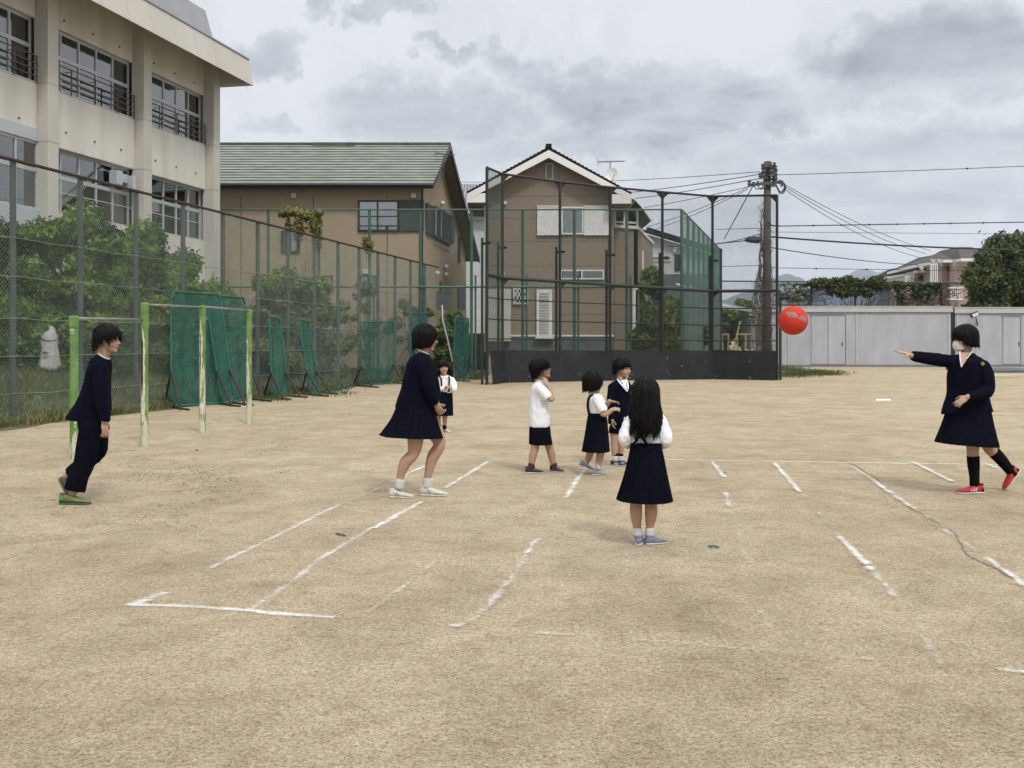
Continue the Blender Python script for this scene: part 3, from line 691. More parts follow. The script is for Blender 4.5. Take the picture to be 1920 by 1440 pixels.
def pwindow(par, u0, v0, u1, v1, Y, fm, panes=((0,1),), mull=(), back='curtain_grey', fw=.05, t=.10, hb=()):
    """framed window standing proud of a wall whose face is at Y"""
    a = P(u0, v1, Y); b = P(u1, v0, Y); m = MB(); f = fw
    m.box(a.x, b.x, Y-t, Y+.001, b.z-f, b.z); m.box(a.x, b.x, Y-t, Y+.001, a.z, a.z+f)
    m.box(a.x, a.x+f, Y-t, Y+.001, a.z+f, b.z-f); m.box(b.x-f, b.x, Y-t, Y+.001, a.z+f, b.z-f)
    for q in mull: x = a.x+(b.x-a.x)*q; m.box(x-f/2, x+f/2, Y-t+.004, Y-.01, a.z+f, b.z-f)
    for q in hb: z = b.z-(b.z-a.z)*q; m.box(a.x+f, b.x-f, Y-t+.012, Y-.02, z-f/3, z+f/3)
    w = obj('window', m, M_[fm], par)
    g = MB(); g.box(a.x+f, b.x-f, Y-t+.03, Y-t+.036, a.z+f, b.z-f); obj('pane', g, M_['glass'], w)
    g = MB(); g.box(a.x+f*.5, b.x-f*.5, Y-.03, Y-.004, a.z+f*.5, b.z-f*.5); obj('curtain', g, M_[back], w)  # with dark_room no curtain, but a sheet with the room's darkness as its colour
    return w
w = pwindow(ha, 672, 376, 748, 434, 44.6, 'dark_trim', mull=(.48,), back='curtain_grey', fw=.07, hb=(.52,))
g = MB(); c0, c1 = P(676,431,44.52), P(706,379,44.52)
vs = []
for j in range(31): x = c0.x+(c1.x-c0.x)*j/30; vs += [(x, 44.54+.012*math.sin(j*1.7), c0.z), (x, 44.54+.012*math.sin(j*1.7), c1.z)]
g.add(vs, [(2*j,2*j+2,2*j+3,2*j+1) for j in range(30)]); obj('curtain', g, M_['curtain'], w, smooth=True)
m = MB(); m.pbox(749, 375, 795, 434, 44.6, 0, .09); sh = obj('shutter_box', m, M_['dark_shutter'], ha, bevel=.01)
pwindow(ha, 528, 433, 563, 473, 44.6, 'dark_trim', mull=(.5,), back='curtain_grey', fw=.05)
pwindow(ha, 676, 517, 706, 552, 44.6, 'dark_trim', mull=(.5,), back='curtain_grey', fw=.05)
pwindow(ha, 605, 517, 624, 545, 44.6, 'dark_trim', back='dark_room', fw=.05); pwindow(ha, 800, 528, 816, 552, 44.6, 'dark_trim', back='dark_room', fw=.05) if False else None
for u, v in ((551, 367), (775, 367), (686, 509)):
    m = MB(); m.pbox(u-4, v-4, u+5, v+5, 44.59, 0, .16); obj('wall_lamp', m, M_['white_plastic'], ha, bevel=.02)
def sidewin(par, u0, u1, v0, v1, mat_, off=.06, name='window', gl=True):
    """window on the receding right wall: u0,u1 edge columns, v0,v1 rows measured at u0"""
    def yz(u): # solve X on plane t=off
        k = (u-CU)/F; return (-3.85+off-SL*44.6)/(k-SL)
    ya, yb = yz(u0), yz(u1); z1_ = CH+(CV-v0)*ya/F; z0_ = CH+(CV-v1)*ya/F
    m = MB(); m.poly([A(off,ya,z0_), A(off,yb,z0_), A(off,yb,z1_), A(off,ya,z1_)][::-1], (-off-.002,0,0)); return obj(name, m, M_[mat_], par), ya, yb, z0_, z1_
sidewin(ha, 801, 812, 380, 438, 'dark_shutter', .09, 'shutter'); sidewin(ha, 845, 853, 402, 451, 'dark_shutter', .09, 'shutter')
wn_, ya, yb, z0_, z1_ = sidewin(ha, 812, 845, 386, 443, 'dark_trim', .07)
m = MB()
for k in range(14): y = ya+.1+(yb-ya-.2)*k/13; m.bar(A(.16,y,z0_), A(.16,y,z1_), .02)
m.bar(A(.16,ya,z0_), A(.16,yb,z0_), .04); m.bar(A(.16,ya,z1_), A(.16,yb,z1_), .04); obj('window_bars', m, M_['dark_trim'], wn_)
m = MB(); y = ya+(yb-ya)*.42; m.bar(A(.08,ya+.5,z0_+.1), A(.08,ya+.5,z1_-.05), .10); m.bar(A(.08,y,z0_+.1), A(.08,y,z1_-.05), .08); obj('curtain', m, M_['curtain'], wn_)
sidewin(ha, 860, 864, 444, 492, 'dark_trim', .05); sidewin(ha, 860, 872, 536, 578, 'dark_trim', .05); sidewin(ha, 826, 829, 527, 545, 'dark_trim', .05)
for u, v in ((837, 500), (837, 515), (830, 381), (820, 512)):
    k = (u-CU)/F; yy = (-3.85+.1-SL*44.6)/(k-SL); q = P(u, v, yy); m = MB(); m.sph(q, .11, 10, 7); obj('vent_cap', m, M_['white_plastic'], ha, smooth=True)
m = MB(); m.pbox(820, 547, 842, 580, 44.0, .5); m.pbox(818, 546, 844, 548, 43.98, .55)
single('storage_cabinet', m, M_['grey_wall'], 'grey cabinet standing against the tan house behind the fence corner', 'cabinet', P(831, 690, 44.2))
# white house between
hb = thing('house', 'narrow white house with a grey metal roof seen between the two brown houses', 'house', P(895, 680, 62))
m = MB(); m.pbox(800, 405, 935, 690, 62, 8); obj('wall', m, M_['white_wall'], hb)
m = MB(); m.poly([P(790, 400, 61.4), P(940, 400, 61.4), P(940, 345, 66.5), P(790, 345, 66.5)], (0,0,-.15)); rf = obj('roof', m, M_['roof_grey'], hb)
m = MB()
for u in range(792, 940, 6): m.bar(P(u, 400, 61.4)+Vector((0,0,.02)), Vector((P(u, 400, 61.4).x, 66.4, P(u, 345, 66.5).z+.0)), .05)
obj('roof_seam', m, M_['steel_dark'], rf)
m = MB(); m.pbox(790, 401, 940, 405, 61.5, .1, .15); obj('gutter', m, M_['dark_trim'], hb); m = MB(); m.pbox(790, 405.5, 940, 412, 61.8, .1); obj('trim_band', m, M_['white_trim'], hb)
m = MB(); m.pbox(888, 581, 905, 600, 46.5, .35); m.pbox(890, 606, 903, 611, 46.5, .35); 
single('air_conditioner', m, M_['white_plastic'], 'pale wall-mounted unit between the tan house and the brown gabled house', 'air conditioner', P(896, 690, 46.6), bevel=.02)
m = MB(); m.pbox(870, 625, 915, 694, 50, .2); single('low_wall', m, M_['grey_wall'], 'low dark grey block wall in the gap between the two brown houses', 'wall', P(892, 696, 50))

# ---------------------------------------------------------------- gabled brown house
hc = thing('house', 'two-storey brown gabled house with a black tile roof behind the backstop', 'house', P(1030, 680, 47))
YH = 47.0; D = 4.2
def H(u, v, Y=YH): return P(u, v, Y)
m = MB()
apex = H(1029, 290); lw_, rw_ = H(913, 348), H(1151, 352); zb_ = -.02
m.poly([(lw_.x,YH,zb_), (rw_.x,YH,zb_), (rw_.x,YH,rw_.z), tuple(apex), (lw_.x,YH,lw_.z)], (0, D, 0)); obj('wall', m, M_['siding_brown'], hc)
m = MB()
for v in (368, 410, 453, 499, 542, 590): m.box(lw_.x, rw_.x, YH-.006, YH+.002, H(0,v).z, H(0,v).z+.012)
m.box(H(1048,0).x, H(1048,0).x+.012, YH-.006, YH+.002, H(0,640).z, H(0,298).z); obj('joint_line', m, M_['dark_trim'], hc)
m = MB(); m.pbox(913, 632, 1151, 664, YH, 0, .05); obj('foundation', m, M_['grey_wall'], hc); m = MB(); m.pbox(958, 628, 1151, 631, YH, 0, .08); obj('base_trim', m, M_['white_trim'], hc)
ra, rb, rc = H(1029, 276, YH-.7), H(876, 360, YH-.7), H(1184, 362, YH-.7)
m = MB()       # tile courses, stepped towards the eaves
for p0, p1 in ((ra, rb), (ra, rc)):
    n = 21
    for k in range(n):
        a_ = p0.lerp(p1, k/n); b_ = p0.lerp(p1, (k+1.0)/n); up = Vector((0,0,.05))
        m.poly([a_+up*.3, b_+up*1.2, b_-up*1.2, a_-up*2.2][::(1 if p1 is rc else -1)], (0, D+1.2, 0))
m.bar(ra+Vector((0,0,.06)), ra+Vector((0,D+1.2,.06)), .26, .2); obj('roof', m, M_['black_tile'], hc)
m = MB()
for p1, sg in ((rb, -1), (rc, 1)):
    a_, b_ = ra+Vector((0,-.04,-.13)), p1+Vector((0,-.04,-.08)); dn = Vector((0,0,-.34)); m.poly([a_, b_, b_+dn*.8, a_+dn][::sg], (0,.06,0))
    q = p1+Vector((0,0,-.35)); m.poly([q+Vector((0,-.03,.25)), q+Vector((-sg*.86,-.03,.30)), q+Vector((-sg*.86,-.03,-.12)), q+Vector((0,-.03,-.12))][::-sg], (0,.7,0))
obj('bargeboard', m, M_['white_trim'], hc)
m = MB(); 
for p1, sg in ((rb, -1), (rc, 1)): a_ = p1+Vector((0,0,-.48)); m.box(min(a_.x, a_.x-sg*1.0), max(a_.x, a_.x-sg*1.0), YH-.6, YH+D-.3, a_.z-.05, a_.z)
obj('soffit', m, M_['soffit'], hc)
m = MB()
m.tube([H(882,367,YH-.4), H(893,378,YH-.3), H(908,383,YH-.12), H(910,392,YH-.1), H(910,660,YH-.1)], .045, 8); m.tube([H(1180,366,YH-.4), H(1163,376,YH-.2), H(1146,382,YH-.12), H(1144,395,YH-.1), H(1144,660,YH-.1)], .045, 8)
obj('downpipe', m, M_['white_trim'], hc, smooth=True)
m = MB(); m.pbox(1022.5, 306, 1037.5, 337, YH, 0, .05); vt = obj('gable_vent', m, M_['cream'], hc)
m = MB(); 
for k in range(12): m.pbox(1025, 309+k*2.2, 1035, 310.2+k*2.2, YH-.05, 0, .02)
obj('louvre', m, M_['grey_wall'], vt)
w = pwindow(hc, 1052, 388, 1094, 440, YH, 'white_trim', back='dark_room', fw=.07, t=.12)
for u0, u1 in ((1007, 1051), (1095, 1141)):
    m = MB(); m.pbox(u0, 388, u1, 440, YH, 0, .10); m.pbox(u0-.5, 386, u1+.5, 388, YH, 0, .13); m.pbox(u0-.5, 440, u1+.5, 441.5, YH, 0, .13)
    for k in range(1, 5): q = u0+(u1-u0)*k/5; m.pbox(q-.25, 389, q+.25, 439.5, YH-.1, 0, .015)
    obj('shutter', m, M_['white_trim'], hc)
pwindow(hc, 1051, 506, 1132, 524, YH, 'white_trim', mull=(.49,), back='curtain_grey', fw=.06)
w = pwindow(hc, 962, 536, 990, 571, YH, 'white_trim', back='dark_room', fw=.06)
m = MB()
for k in range(-4, 6):
    for sg in (1, -1):
        c = clip_line(963+k*7.0, 571, sg*.55, -1, [(964,570),(989,570),(989,538),(964,538)][::-1])
        if c: m.bar(P(963+k*7+sg*.55*c[0], 571-c[0], YH-.16), P(963+k*7+sg*.55*c[1], 571-c[1], YH-.16), .035)
obj('lattice', m, M_['white_trim'], w)
w = pwindow(hc, 1006, 543, 1035, 634, YH, 'white_trim', back='dark_room', fw=.13, t=.14)
m = MB()
for k in range(1, 6): m.pbox(1010.3+k*3.7, 546, 1011.8+k*3.7, 630, YH-.16, .03)
for k in range(16): m.pbox(1012, 548+k*5.2, 1030, 549.7+k*5.2, YH-.175, .03)
obj('lattice', m, M_['white_trim'], w)
m = MB(); m.pbox(1003, 632, 1038, 636, YH, 0, .35); obj('door_step', m, M_['white_plastic'], hc)
for u, v in ((947, 381), (943, 513)): m = MB(); m.pbox(u-2.5, v-3, u+3, v+3, YH, 0, .15); obj('vent_cap', m, M_['white_plastic'], hc, bevel=.02)
m = MB(); m.pbox(1140, 351, 1148, 364, YH-.1, 0, .1); obj('meter_box', m, M_['white_plastic'], hc, bevel=.02)
m = MB(); m.pbox(937, 542, 958, 640, YH-.35, .3); m.pbox(915, 542, 935, 640, YH-.35, .3)
single('garden_locker', m, M_['cream'], 'tall cream double locker against the left corner of the brown gabled house', 'locker', P(937, 664, YH-.2), bevel=.02)
# balcony wing
m = MB(); m.poly([H(1152,425,YH+1.5), H(1196,428,YH+1.5), H(1196,664,YH+1.5), H(1152,664,YH+1.5)][::-1], (0,3,0)); a_, b_ = P(1196.3,428,YH+1.5), P(1224,470,YH+9)
m.box8([(a_.x,a_.y,0),(b_.x,b_.y,0),(b_.x-.2,b_.y,0),(a_.x-.2,a_.y,0),a_,(b_.x,b_.y,a_.z),(b_.x-.2,b_.y,a_.z),(a_.x-.2,a_.y,a_.z)]); obj('balcony_wall', m, M_['siding_brown'], hc)
m = MB(); Yq = YH+1.45
m.bar(H(1152,424,Yq), H(1197,427,Yq), .14); m.bar((a_.x,a_.y,a_.z), (b_.x,b_.y,a_.z), .14)
for u in (1153, 1171, 1195): m.bar(H(u,424,Yq), H(u,394,Yq), .10)
m.bar(H(1153,416,Yq), H(1195,418,Yq), .08); m.bar(H(1153,394,Yq), H(1212,394,Yq), .06); obj('balcony_rail', m, M_['white_trim'], hc)
m = MB()      # curved translucent canopy
for k in range(10):
    t0, t1 = k/10, (k+1)/10
    def cv(t, y): u = 1152+70*t; v = 372 - 4*math.sin(math.pi*min(1,t*1.1)) + 52*max(0, t-.35)**1.6*1.6; return P(u, v, y)
    a0, a1 = cv(t0, Yq-.5), cv(t1, Yq-.5); m.poly([a0, a1, a1+Vector((0,4,0)), a0+Vector((0,4,0))], (0,0,.03))
obj('canopy', m, M_['soffit'], hc)
m = MB(); m.tube([cv(k/10, Yq-.52) for k in range(11)], .05, 6); m.bar(cv(.55, Yq-.4), H(1171,400,Yq), .06); obj('canopy_frame', m, M_['white_trim'], hc)
m = MB(); m.pbox(1155, 384, 1193, 423, YH+4.4, .1); obj('balcony_door', m, M_['dark_room'], hc)
m = MB(); m.pbox(1186,542,1192,640, YH+1.3, .1); m.pbox(1186,540,1196,543, YH+1.3, .1); m.pbox(1204,470,1207,505,YH+1.3+.3,.05) ; obj('drain_pipe', m, M_['white_trim'], hc)
# aerials
def yagi(name, label, base, top, hd, n, L_, mat_='steel_dark'):
    m = MB(); m.tube([base, top], .02, 6); hd = Vector(hd).normalized(); sd = hd.cross(Vector((0,0,1))).normalized()
    m.bar(top-hd*L_*.45, top+hd*L_*.55, .03)
    for k in range(n):
        c = top+hd*L_*(-.42+.95*k/(n-1)); w_ = .30*(1-.3*k/n); m.bar(c-sd*w_, c+sd*w_, .012)
    m.bar(top-hd*L_*.45+Vector((0,0,.2)), top-hd*L_*.45-Vector((0,0,.2)), .02)
    return single(name, m, M_[mat_], label, 'antenna', base)
yagi('antenna', 'long thin television aerial above the right slope of the black tile roof', P(1144,340,50), P(1144,303,50), (.96,.2,.06), 12, 1.35)
yagi('antenna', 'television aerial bracketed at the right end of the green roof', P(832,330,46), P(832,289,46), (1,.5,0), 10, .9)
m = MB(); c = P(1147, 327, 48.6); ax = Vector((-.25,-.93,.25)).normalized(); x, y = frame_of(ax); rs = []
for k in range(7): r = .02+.27*k/6; rs.append([c + ax*(r*r*.9-.06) + (x*math.cos(t)*r + y*math.sin(t)*r*1.1) for t in [i*math.pi/12 for i in range(24)]])
m.rings(rs, True, False); rs2 = [[p - ax*.015 for p in r] for r in rs]; m.rings(rs2[::-1], False, True); m.bar(c-Vector((0,0,.28)), c+ax*.3-Vector((-.18,0,.12)), .03); m.tube([c, c+Vector((0,.1,-.9))], .025, 6); m.sph(c+ax*.3-Vector((-.18,0,.12)), .045, 8, 6)
single('satellite_dish', m, M_['white_plastic'], 'white satellite dish on the right slope of the black tile roof', 'satellite dish', c-Vector((0,0,.9)), smooth=True)

# ---------------------------------------------------------------- white house on the right of it
hd_ = thing('house', 'white house with a sloping dark roof seen through the right half of the backstop', 'house', P(1270, 680, 72))
m = MB(); Yw = 72
m.poly([P(1180,690,Yw), P(1348,690,Yw), P(1348,480,Yw), P(1215,440,Yw), P(1180,455,Yw)], (0,9,0)); obj('wall', m, M_['white_wall'], hd_)
m = MB(); m.bar(P(1212,431,Yw-.3), P(1352,474,Yw-.3), .6, .35); m.poly([P(1205,430,Yw-.5), P(1354,474,Yw-.5), P(1354,474,Yw+9), P(1205,430,Yw+9)], (0,0,-.15)); obj('roof', m, M_['black_tile'], hd_)
pwindow(hd_, 1222, 480, 1259, 490, Yw, 'white_trim', back='dark_room', fw=.06); pwindow(hd_, 1265, 477, 1275, 508, Yw, 'dark_trim', back='curtain', fw=.1)
pwindow(hd_, 1312, 500, 1328, 512, Yw, 'white_trim', back='curtain', fw=.08); pwindow(hd_, 1334, 512, 1342, 520, Yw, 'white_trim', back='curtain', fw=.08)
m = MB(); m.pbox(1262, 458, 1267, 473, Yw, 0, .2); m.sph(P(1270, 463, Yw-.1), .14); obj('vent_cap', m, M_['white_plastic'], hd_)
m = MB(); m.pbox(1190, 514, 1349, 688, 68, .3); obj('carport_shade_wall', m, M_['grey_wall'], hd_)  # grey panel: shadow on the lower house put into its colour
m = MB(); m.bar(P(1268,532,64), P(1345,555,64), .10); m.bar(P(1290,535,64), P(1350,560,64), .08); m.bar(P(1275,545,64),P(1290,537,64),.05); obj('awning_pole', m, M_['white_trim'], hd_)

# ---------------------------------------------------------------- apartment, right
ap = thing('apartment_building', 'pink-walled apartment block with white bands and dark hipped roofs at the right', 'building', P(1760, 690, 88))
YA = 88.0
def hex_block(name_u0, u1, u2, vtop, vband, vb, Y, dY):
    """block whose left flank recedes between u0-u1 and whose front spans u1-u2"""
    a, b, c = P(name_u0, vtop, Y+dY), P(u1, vtop, Y), P(u2, vtop, Y); a.z = b.z
    return a, b, c
m = MB(); mb2 = MB()
for (u0, u1, u2, vt_, vbnd, Yk, dY) in ((1692, 1714, 1738, 508, 521, 92, 4.5), (1737, 1766, 1838, 489, 499, 86, 5.0)):
    a, b, c = hex_block(u0, u1, u2, vt_, vbnd, 0, Yk, dY); zb2 = P(0, vbnd, Yk).z
    foot = [Vector((a.x,a.y,0)), Vector((b.x,b.y,0)), Vector((c.x,c.y,0)), Vector((c.x,c.y+8,0)), Vector((a.x,a.y+8,0))]
    m.poly([Vector((p.x,p.y,0)) for p in foot], (0,0,zb2)); mb2.poly([Vector((p.x,p.y,zb2+.002)) for p in foot], (0,0,b.z-zb2))
    cc = sum(foot, Vector())/5; 
m.pbox(1790, 499, 1845, 700, 84.5, 1); mb2.pbox(1790, 486, 1850, 498.8, 84.5, 1)
obj('wall', m, M_['tile_pink'], ap); obj('white_band', mb2, M_['cream'], ap)
m = MB()
def eave(pts, zt_, rise, out):
    cc = sum(pts, Vector())/len(pts)
    lo = [p + (p-cc).normalized()*out for p in pts]; hi = [p.lerp(cc, .62)+Vector((0,0,rise)) for p in pts]
    n = len(pts); m.rings([lo, hi], False, True); ev.rings([[p+Vector((0,0,-.22)) for p in lo], [p+Vector((0,0,.0)) for p in lo]], True, False)
ev = MB()
for (u0, u1, u2, vt_, Yk, dY, rise, out) in ((1692, 1714, 1738, 508, 92, 4.5, .7, 1.1), (1737, 1766, 1838, 489, 86, 5.0, .9, 1.2), (1790, 1800, 1870, 486, 84, 1.5, 1.2, .9)):
    a, b, c = hex_block(u0, u1, u2, vt_, 0, 0, Yk, dY); eave([a, b, c, c+Vector((0,8,0)), a+Vector((0,8,0))], b.z, rise, out)
obj('roof', m, mat('roof_brown', (.085, .075, .075), .85, .2, 2), ap); obj('eave', ev, M_['white_trim'], ap)
for (u, v, Y) in ((1708, 522, 91.6), (1752, 497, 85.6), (1764, 497, 85.4), (1728, 507, 88)):
    q = P(u, v, Y); m = MB(); m.poly([q, q+Vector((-.35,0,.5)), q+Vector((.15,0,.5)), q+Vector((.15,0,-.15))], (0,.25,0)); obj('bracket', m, M_['cream'], ap)
for (u0, v0, u1, v1, Y) in ((1697, 517, 1706, 531, 91.0), (1744, 495, 1757, 532, 85.2)):
    pwindow(ap, u0, v0, u1, v1, Y, 'white_trim', mull=(.33,.66), back='curtain_grey', fw=.07, t=.15)
m = MB(); m.tube([P(1830, 480, 83.9), P(1829, 600, 83.9)], .08, 6); obj('downpipe', m, M_['white_trim'], ap)
m = MB()
for k in range(6): m.pbox(1783+k*4, 541, 1784.5+k*4, 560, 83.9, .1)
m.pbox(1781, 538, 1806, 541, 83.8, .5); m.pbox(1781, 559, 1806, 562, 83.8, .5); obj('balcony_rail', m, M_['white_trim'], ap)
for u, v, Y in ((1726, 521, 91.8), (1780, 504, 85.8)): m = MB(); m.sph(P(u, v, Y), .22, 8, 6); obj('vent_cap', m, M_['dark_trim'], ap)
# blue-clad house behind the vines, brown-roofed house beside the pole
hx = thing('house', 'low light-blue clad house half hidden behind the vines on the dark fence', 'house', P(1620, 690, 100))
m = MB(); m.pbox(1548, 541, 1684, 690, 100, 7); obj('wall', m, M_['light_blue'], hx); m = MB(); m.pbox(1544, 537, 1688, 540.8, 99.6, 8); obj('roof', m, M_['steel_dark'], hx)
hy = thing('house', 'distant low house with a dark hipped roof just right of the utility pole', 'house', P(1485, 690, 95))
m = MB(); m.pbox(1455, 568, 1508, 690, 95, 6); obj('wall', m, M_['cream'], hy)
m = MB(); a = [P(1446,571,94.4), P(1514,571,94.4), P(1514,571,102), P(1446,571,102)]
for q in a: q.z = a[0].z
m.rings([a, [Vector((P(1470,551,98).x,97.5,P(1470,549,98).z)), Vector((P(1492,551,98).x,97.5,P(1470,549,98).z)), Vector((P(1492,551,98).x,98.5,P(1470,549,98).z)), Vector((P(1470,551,98).x,98.5,P(1470,549,98).z))]], True, True); obj('roof', m, M_['grey_wall'], hy)
# ---------------------------------------------------------------- sheds
M_['shed_wall'] = mat('shed_wall', (.34, .355, .39), .55, .05, 1.6, col2=(.44, .45, .475), stretch=(1, 1, .3), amt=(.25,.75))
M_['shed_top'] = mat('shed_top', (.42, .43, .43), .55, .06, 1.5)
M_['shed_seam'] = mat('shed_seam', (.17, .18, .20), .7, .1, 3)
YS = 58.9
def shed(label, u0, u1, vt, vb, doors, trims, ribs, lamp=None, Y=YS):
    t = thing('storage_shed', label, 'shed', P((u0+u1)/2, vb, Y)); zt_ = P(0, vt, Y).z; a = P(u0, 0, Y).x; b = P(u1, 0, Y).x
    m = MB(); m.box(a, b, Y, Y+3.2, .12, zt_-.32)
    rng = random.Random(int(u0)); x = a+.06
    while x < b-.06:                      # shallow ribs of the sheet
        m.box(x, x+.055, Y-.012, Y+.001, .14, zt_-.33); x += .15
    obj('wall', m, M_['shed_wall'], t)
    m = MB(); m.box(a-.08, b+.08, Y-.12, Y+3.3, zt_-.315, zt_-.02); m.box(a-.11, b+.11, Y-.15, Y+3.33, zt_-.018, zt_+.03); obj('roof', m, M_['shed_top'], t, bevel=.015)
    m = MB(); m.box(a+.02, b-.02, Y-.03, Y+3.1, .0, .115); obj('base', m, M_['shed_seam'], t)
    for (d0, d1, split) in doors:
        q = P(d0,0,Y).x; r = P(d1,0,Y).x; m = MB(); m.box(q, r, Y-.05, Y-.013, .16, zt_-.52)
        x = q+.06
        while x < r-.06: m.box(x, x+.05, Y-.058, Y-.049, .2, zt_-.55); x += .13
        dd = obj('door', m, M_['shed_wall'], t)
        m = MB(); m.box(q-.05, r+.05, Y-.07, Y-.02, zt_-.515, zt_-.46); m.box(r, r+.05, Y-.07, Y-.013, .16, zt_-.52); 
        if split: x = P(split,0,Y).x; m.box(x-.015, x+.015, Y-.062, Y-.051, .2, zt_-.56)
        obj('door_trim', m, M_['shed_seam'], dd)
        m = MB(); x = q+(r-q)*.9; m.box(x, x+.05, Y-.09, Y-.06, 1.2, 1.42); obj('handle', m, M_['steel_dark'], dd)
    for u in trims:
        m = MB(); x = P(u,0,Y).x; m.box(x-.04, x+.04, Y-.04, Y-.013, .13, zt_-.34); obj('corner_trim', m, M_['shed_top'], t)
    return t
s1 = shed('long grey ribbed shed behind the ball, from the backstop to the dark gap', 1440, 1783, 575, 688, [(1521, 1584, 1552)], (1478, 1606, 1444, 1779), 1)
s2 = shed('grey ribbed shed behind the masked thrower, running out at the right edge', 1791, 2130, 577, 690, [(1880, 1912, None), (1990, 2050, None)], (1795, 1831, 2126), 1)
m = MB(); m.pbox(1783.6, 577, 1790.3, 690, YS-.04, .4); m.pbox(1784, 574, 1789, 577, YS-.1, .2)
single('gap_post', m, M_['post_black'], 'dark upright post closing the gap between the two grey sheds', 'post', P(1787, 690, YS))
m = MB(); c = P(1827, 591, YS-.5); m.bar(c+Vector((-.2,0,-.05)), c+Vector((.2,0,.12)), .18, .26); lp = thing('floodlight', 'small black floodlight on the grey shed above the masked thrower', 'floodlight', P(1832, 612, YS))
obj('housing', m, M_['post_black'], lp, bevel=.02); m = MB(); m.bar(c+Vector((-.16,-.14,-.04)), c+Vector((.16,-.14,.09)), .02, .17); obj('lens', m, M_['white_plastic'], lp); m = MB(); m.tube([c+Vector((.1,.1,0)), P(1832,604,YS-.1), P(1833,612,YS-.02)], .03, 6); obj('bracket', m, M_['post_black'], lp)
m = MB(); q = P(1870, 708, 41.5); m.box(P(1858,0,41).x, P(1913,0,41).x, 41, 43.2, .0, .07)
single('wooden_board', m, mat('board', (.42,.38,.24), .8, .1, 3), 'pale boards lying on the ground behind the masked thrower', 'board', (19.4, 42, 0))
m = MB(); m.box(P(1857,0,48).x, P(1990,0,48).x, 48, 53, 0, .12)
single('concrete_block', m, M_['grey_wall'], 'low grey concrete slab before the shed at the right edge', 'slab', (23.6, 50, 0), bevel=.03)
m = MB(); q0, q1, q2, q3 = G(1642,752.2), G(1671,751.6), G(1668,749), G(1643,749.4); m.poly([q0, q1, q2, q3], (0,0,.02))
single('home_plate', m, M_['white_trim'], 'flat white base plate lying on the sand left of the thrower', 'base plate', G(1656,751))

# ---------------------------------------------------------------- utility pole and wires
YP = 57.0
pl = thing('utility_pole', 'tall weathered utility pole with crossarms, overgrown with dry vines', 'utility pole', P(1438, 690, YP))
m = MB(); t_ = P(1439, 303, YP); b_ = P(1437, 0, YP); m.tube([(b_.x,YP,0), t_], [.26, .19], 12); obj('pole', m, M_['wood_pole'], pl, smooth=True)
def pu(u, v, d=0): return P(u, v, YP+d)
for a, b, w in ((pu(1403,347,-.25), pu(1468,341,-.25), .14), (pu(1428,311,-.25), pu(1453,313,-.3), .12), (pu(1445,336,-.2), pu(1455,336,-.2), .12), (pu(1450,312,-.25), pu(1450,345,-.25), .10), (pu(1424,331,-.2), pu(1440,334,-.2), .1)):
    m = MB(); m.bar(a, b, w); obj('crossarm', m, M_['steel_dark'], pl)
for u, v, r in ((1405,345,.16),(1413,346,.13),(1421,344,.12),(1430,312,.13),(1426,330,.16),(1452,310,.14),(1454,317,.15),(1453,327,.22),(1454,337,.16),(1466,345,.13),(1462,341,.1),(1447,322,.25),(1432,322,.2),(1445,309,.12)):
    q = pu(u, v, -.35); m = MB(); rs = []
    for k in range(5): rr = r*(.45 if k % 2 else .8); rs.append([q+Vector((math.cos(t)*rr, math.sin(t)*rr, (k-2)*r*.5)) for t in [i*math.pi/4 for i in range(8)]])
    m.rings(rs); obj('insulator', m, M_['steel_dark'], pl)
m = MB(); m.tube([pu(1438,347,-.3), pu(1455,347,-.3), pu(1460,358,-.3), pu(1465,361,-.3), pu(1471,355,-.3), pu(1472,348,-.3), pu(1468,343,-.3)], .05, 5); obj('jumper_cable', m, M_['black_cable'], pl); m = MB(); m.tube([pu(1441,350,-.3), pu(1456,350,-.3), pu(1462,364,-.3), pu(1469,362,-.3), pu(1474,352,-.3), pu(1470,343,-.3)], .03, 5)
obj('jumper_cable', m, M_['black_cable'], pl); m = MB(); m.tube([pu(1438,350,-.3), pu(1426,355,-.3), pu(1422,350,-.3), pu(1428,340,-.3)], .03, 5); obj('jumper_cable', m, M_['black_cable'], pl); m = MB(); m.tube([pu(1413,346,-.3), pu(1418,355,-.3), pu(1430,352,-.3), pu(1432,335,-.3)], .03, 5)
obj('jumper_cable', m, M_['black_cable'], pl); m = MB(); m.tube([pu(1440,416,-.3), pu(1447,423,-.3), pu(1462,424,-.3)], .04, 5); obj('jumper_cable', m, M_['black_cable'], pl)
m = MB(); m.tube([pu(1428,448,-.4), pu(1422,450,-.6), pu(1404,449,-.6), pu(1396,451,-.6)], [.06,.2,.17,.05], 8); obj('cable_closure', m, M_['black_cable'], pl)
# dry vines on the pole
rng = random.Random(11); m = MB(); lv = MB()
for k in range(34):
    z0 = rng.uniform(0, 2); ztop = rng.uniform(3, 9.2); side = rng.choice([-1,-1,-1,1]); pts = []; z = z0; x = side*rng.uniform(.15,.5)
    while z < ztop:
        spread = (1.25*max(0, 1-z/5.5)+.36) if side < 0 else .34
        x += rng.uniform(-.14,.14); x = max(-spread, min(spread*.8, x)); pts.append(Vector((b_.x+x, YP+rng.uniform(-.32,.3), z))); z += rng.uniform(.2,.45)
    if len(pts) > 2: m.tube(pts, rng.uniform(.008,.020), 4)
    for p in pts:
        if rng.random() < (.8 if p.z < 4.5 else .45):
            for q in range(2):
                d = Vector((rng.uniform(-1,1), rng.uniform(-1,1), rng.uniform(-1,.6)))*.28; m.tube([p, p+d*.6+Vector((0,0,-.04)), p+d], .008, 3)
obj('vine_stem', m, M_['trunk'], pl)
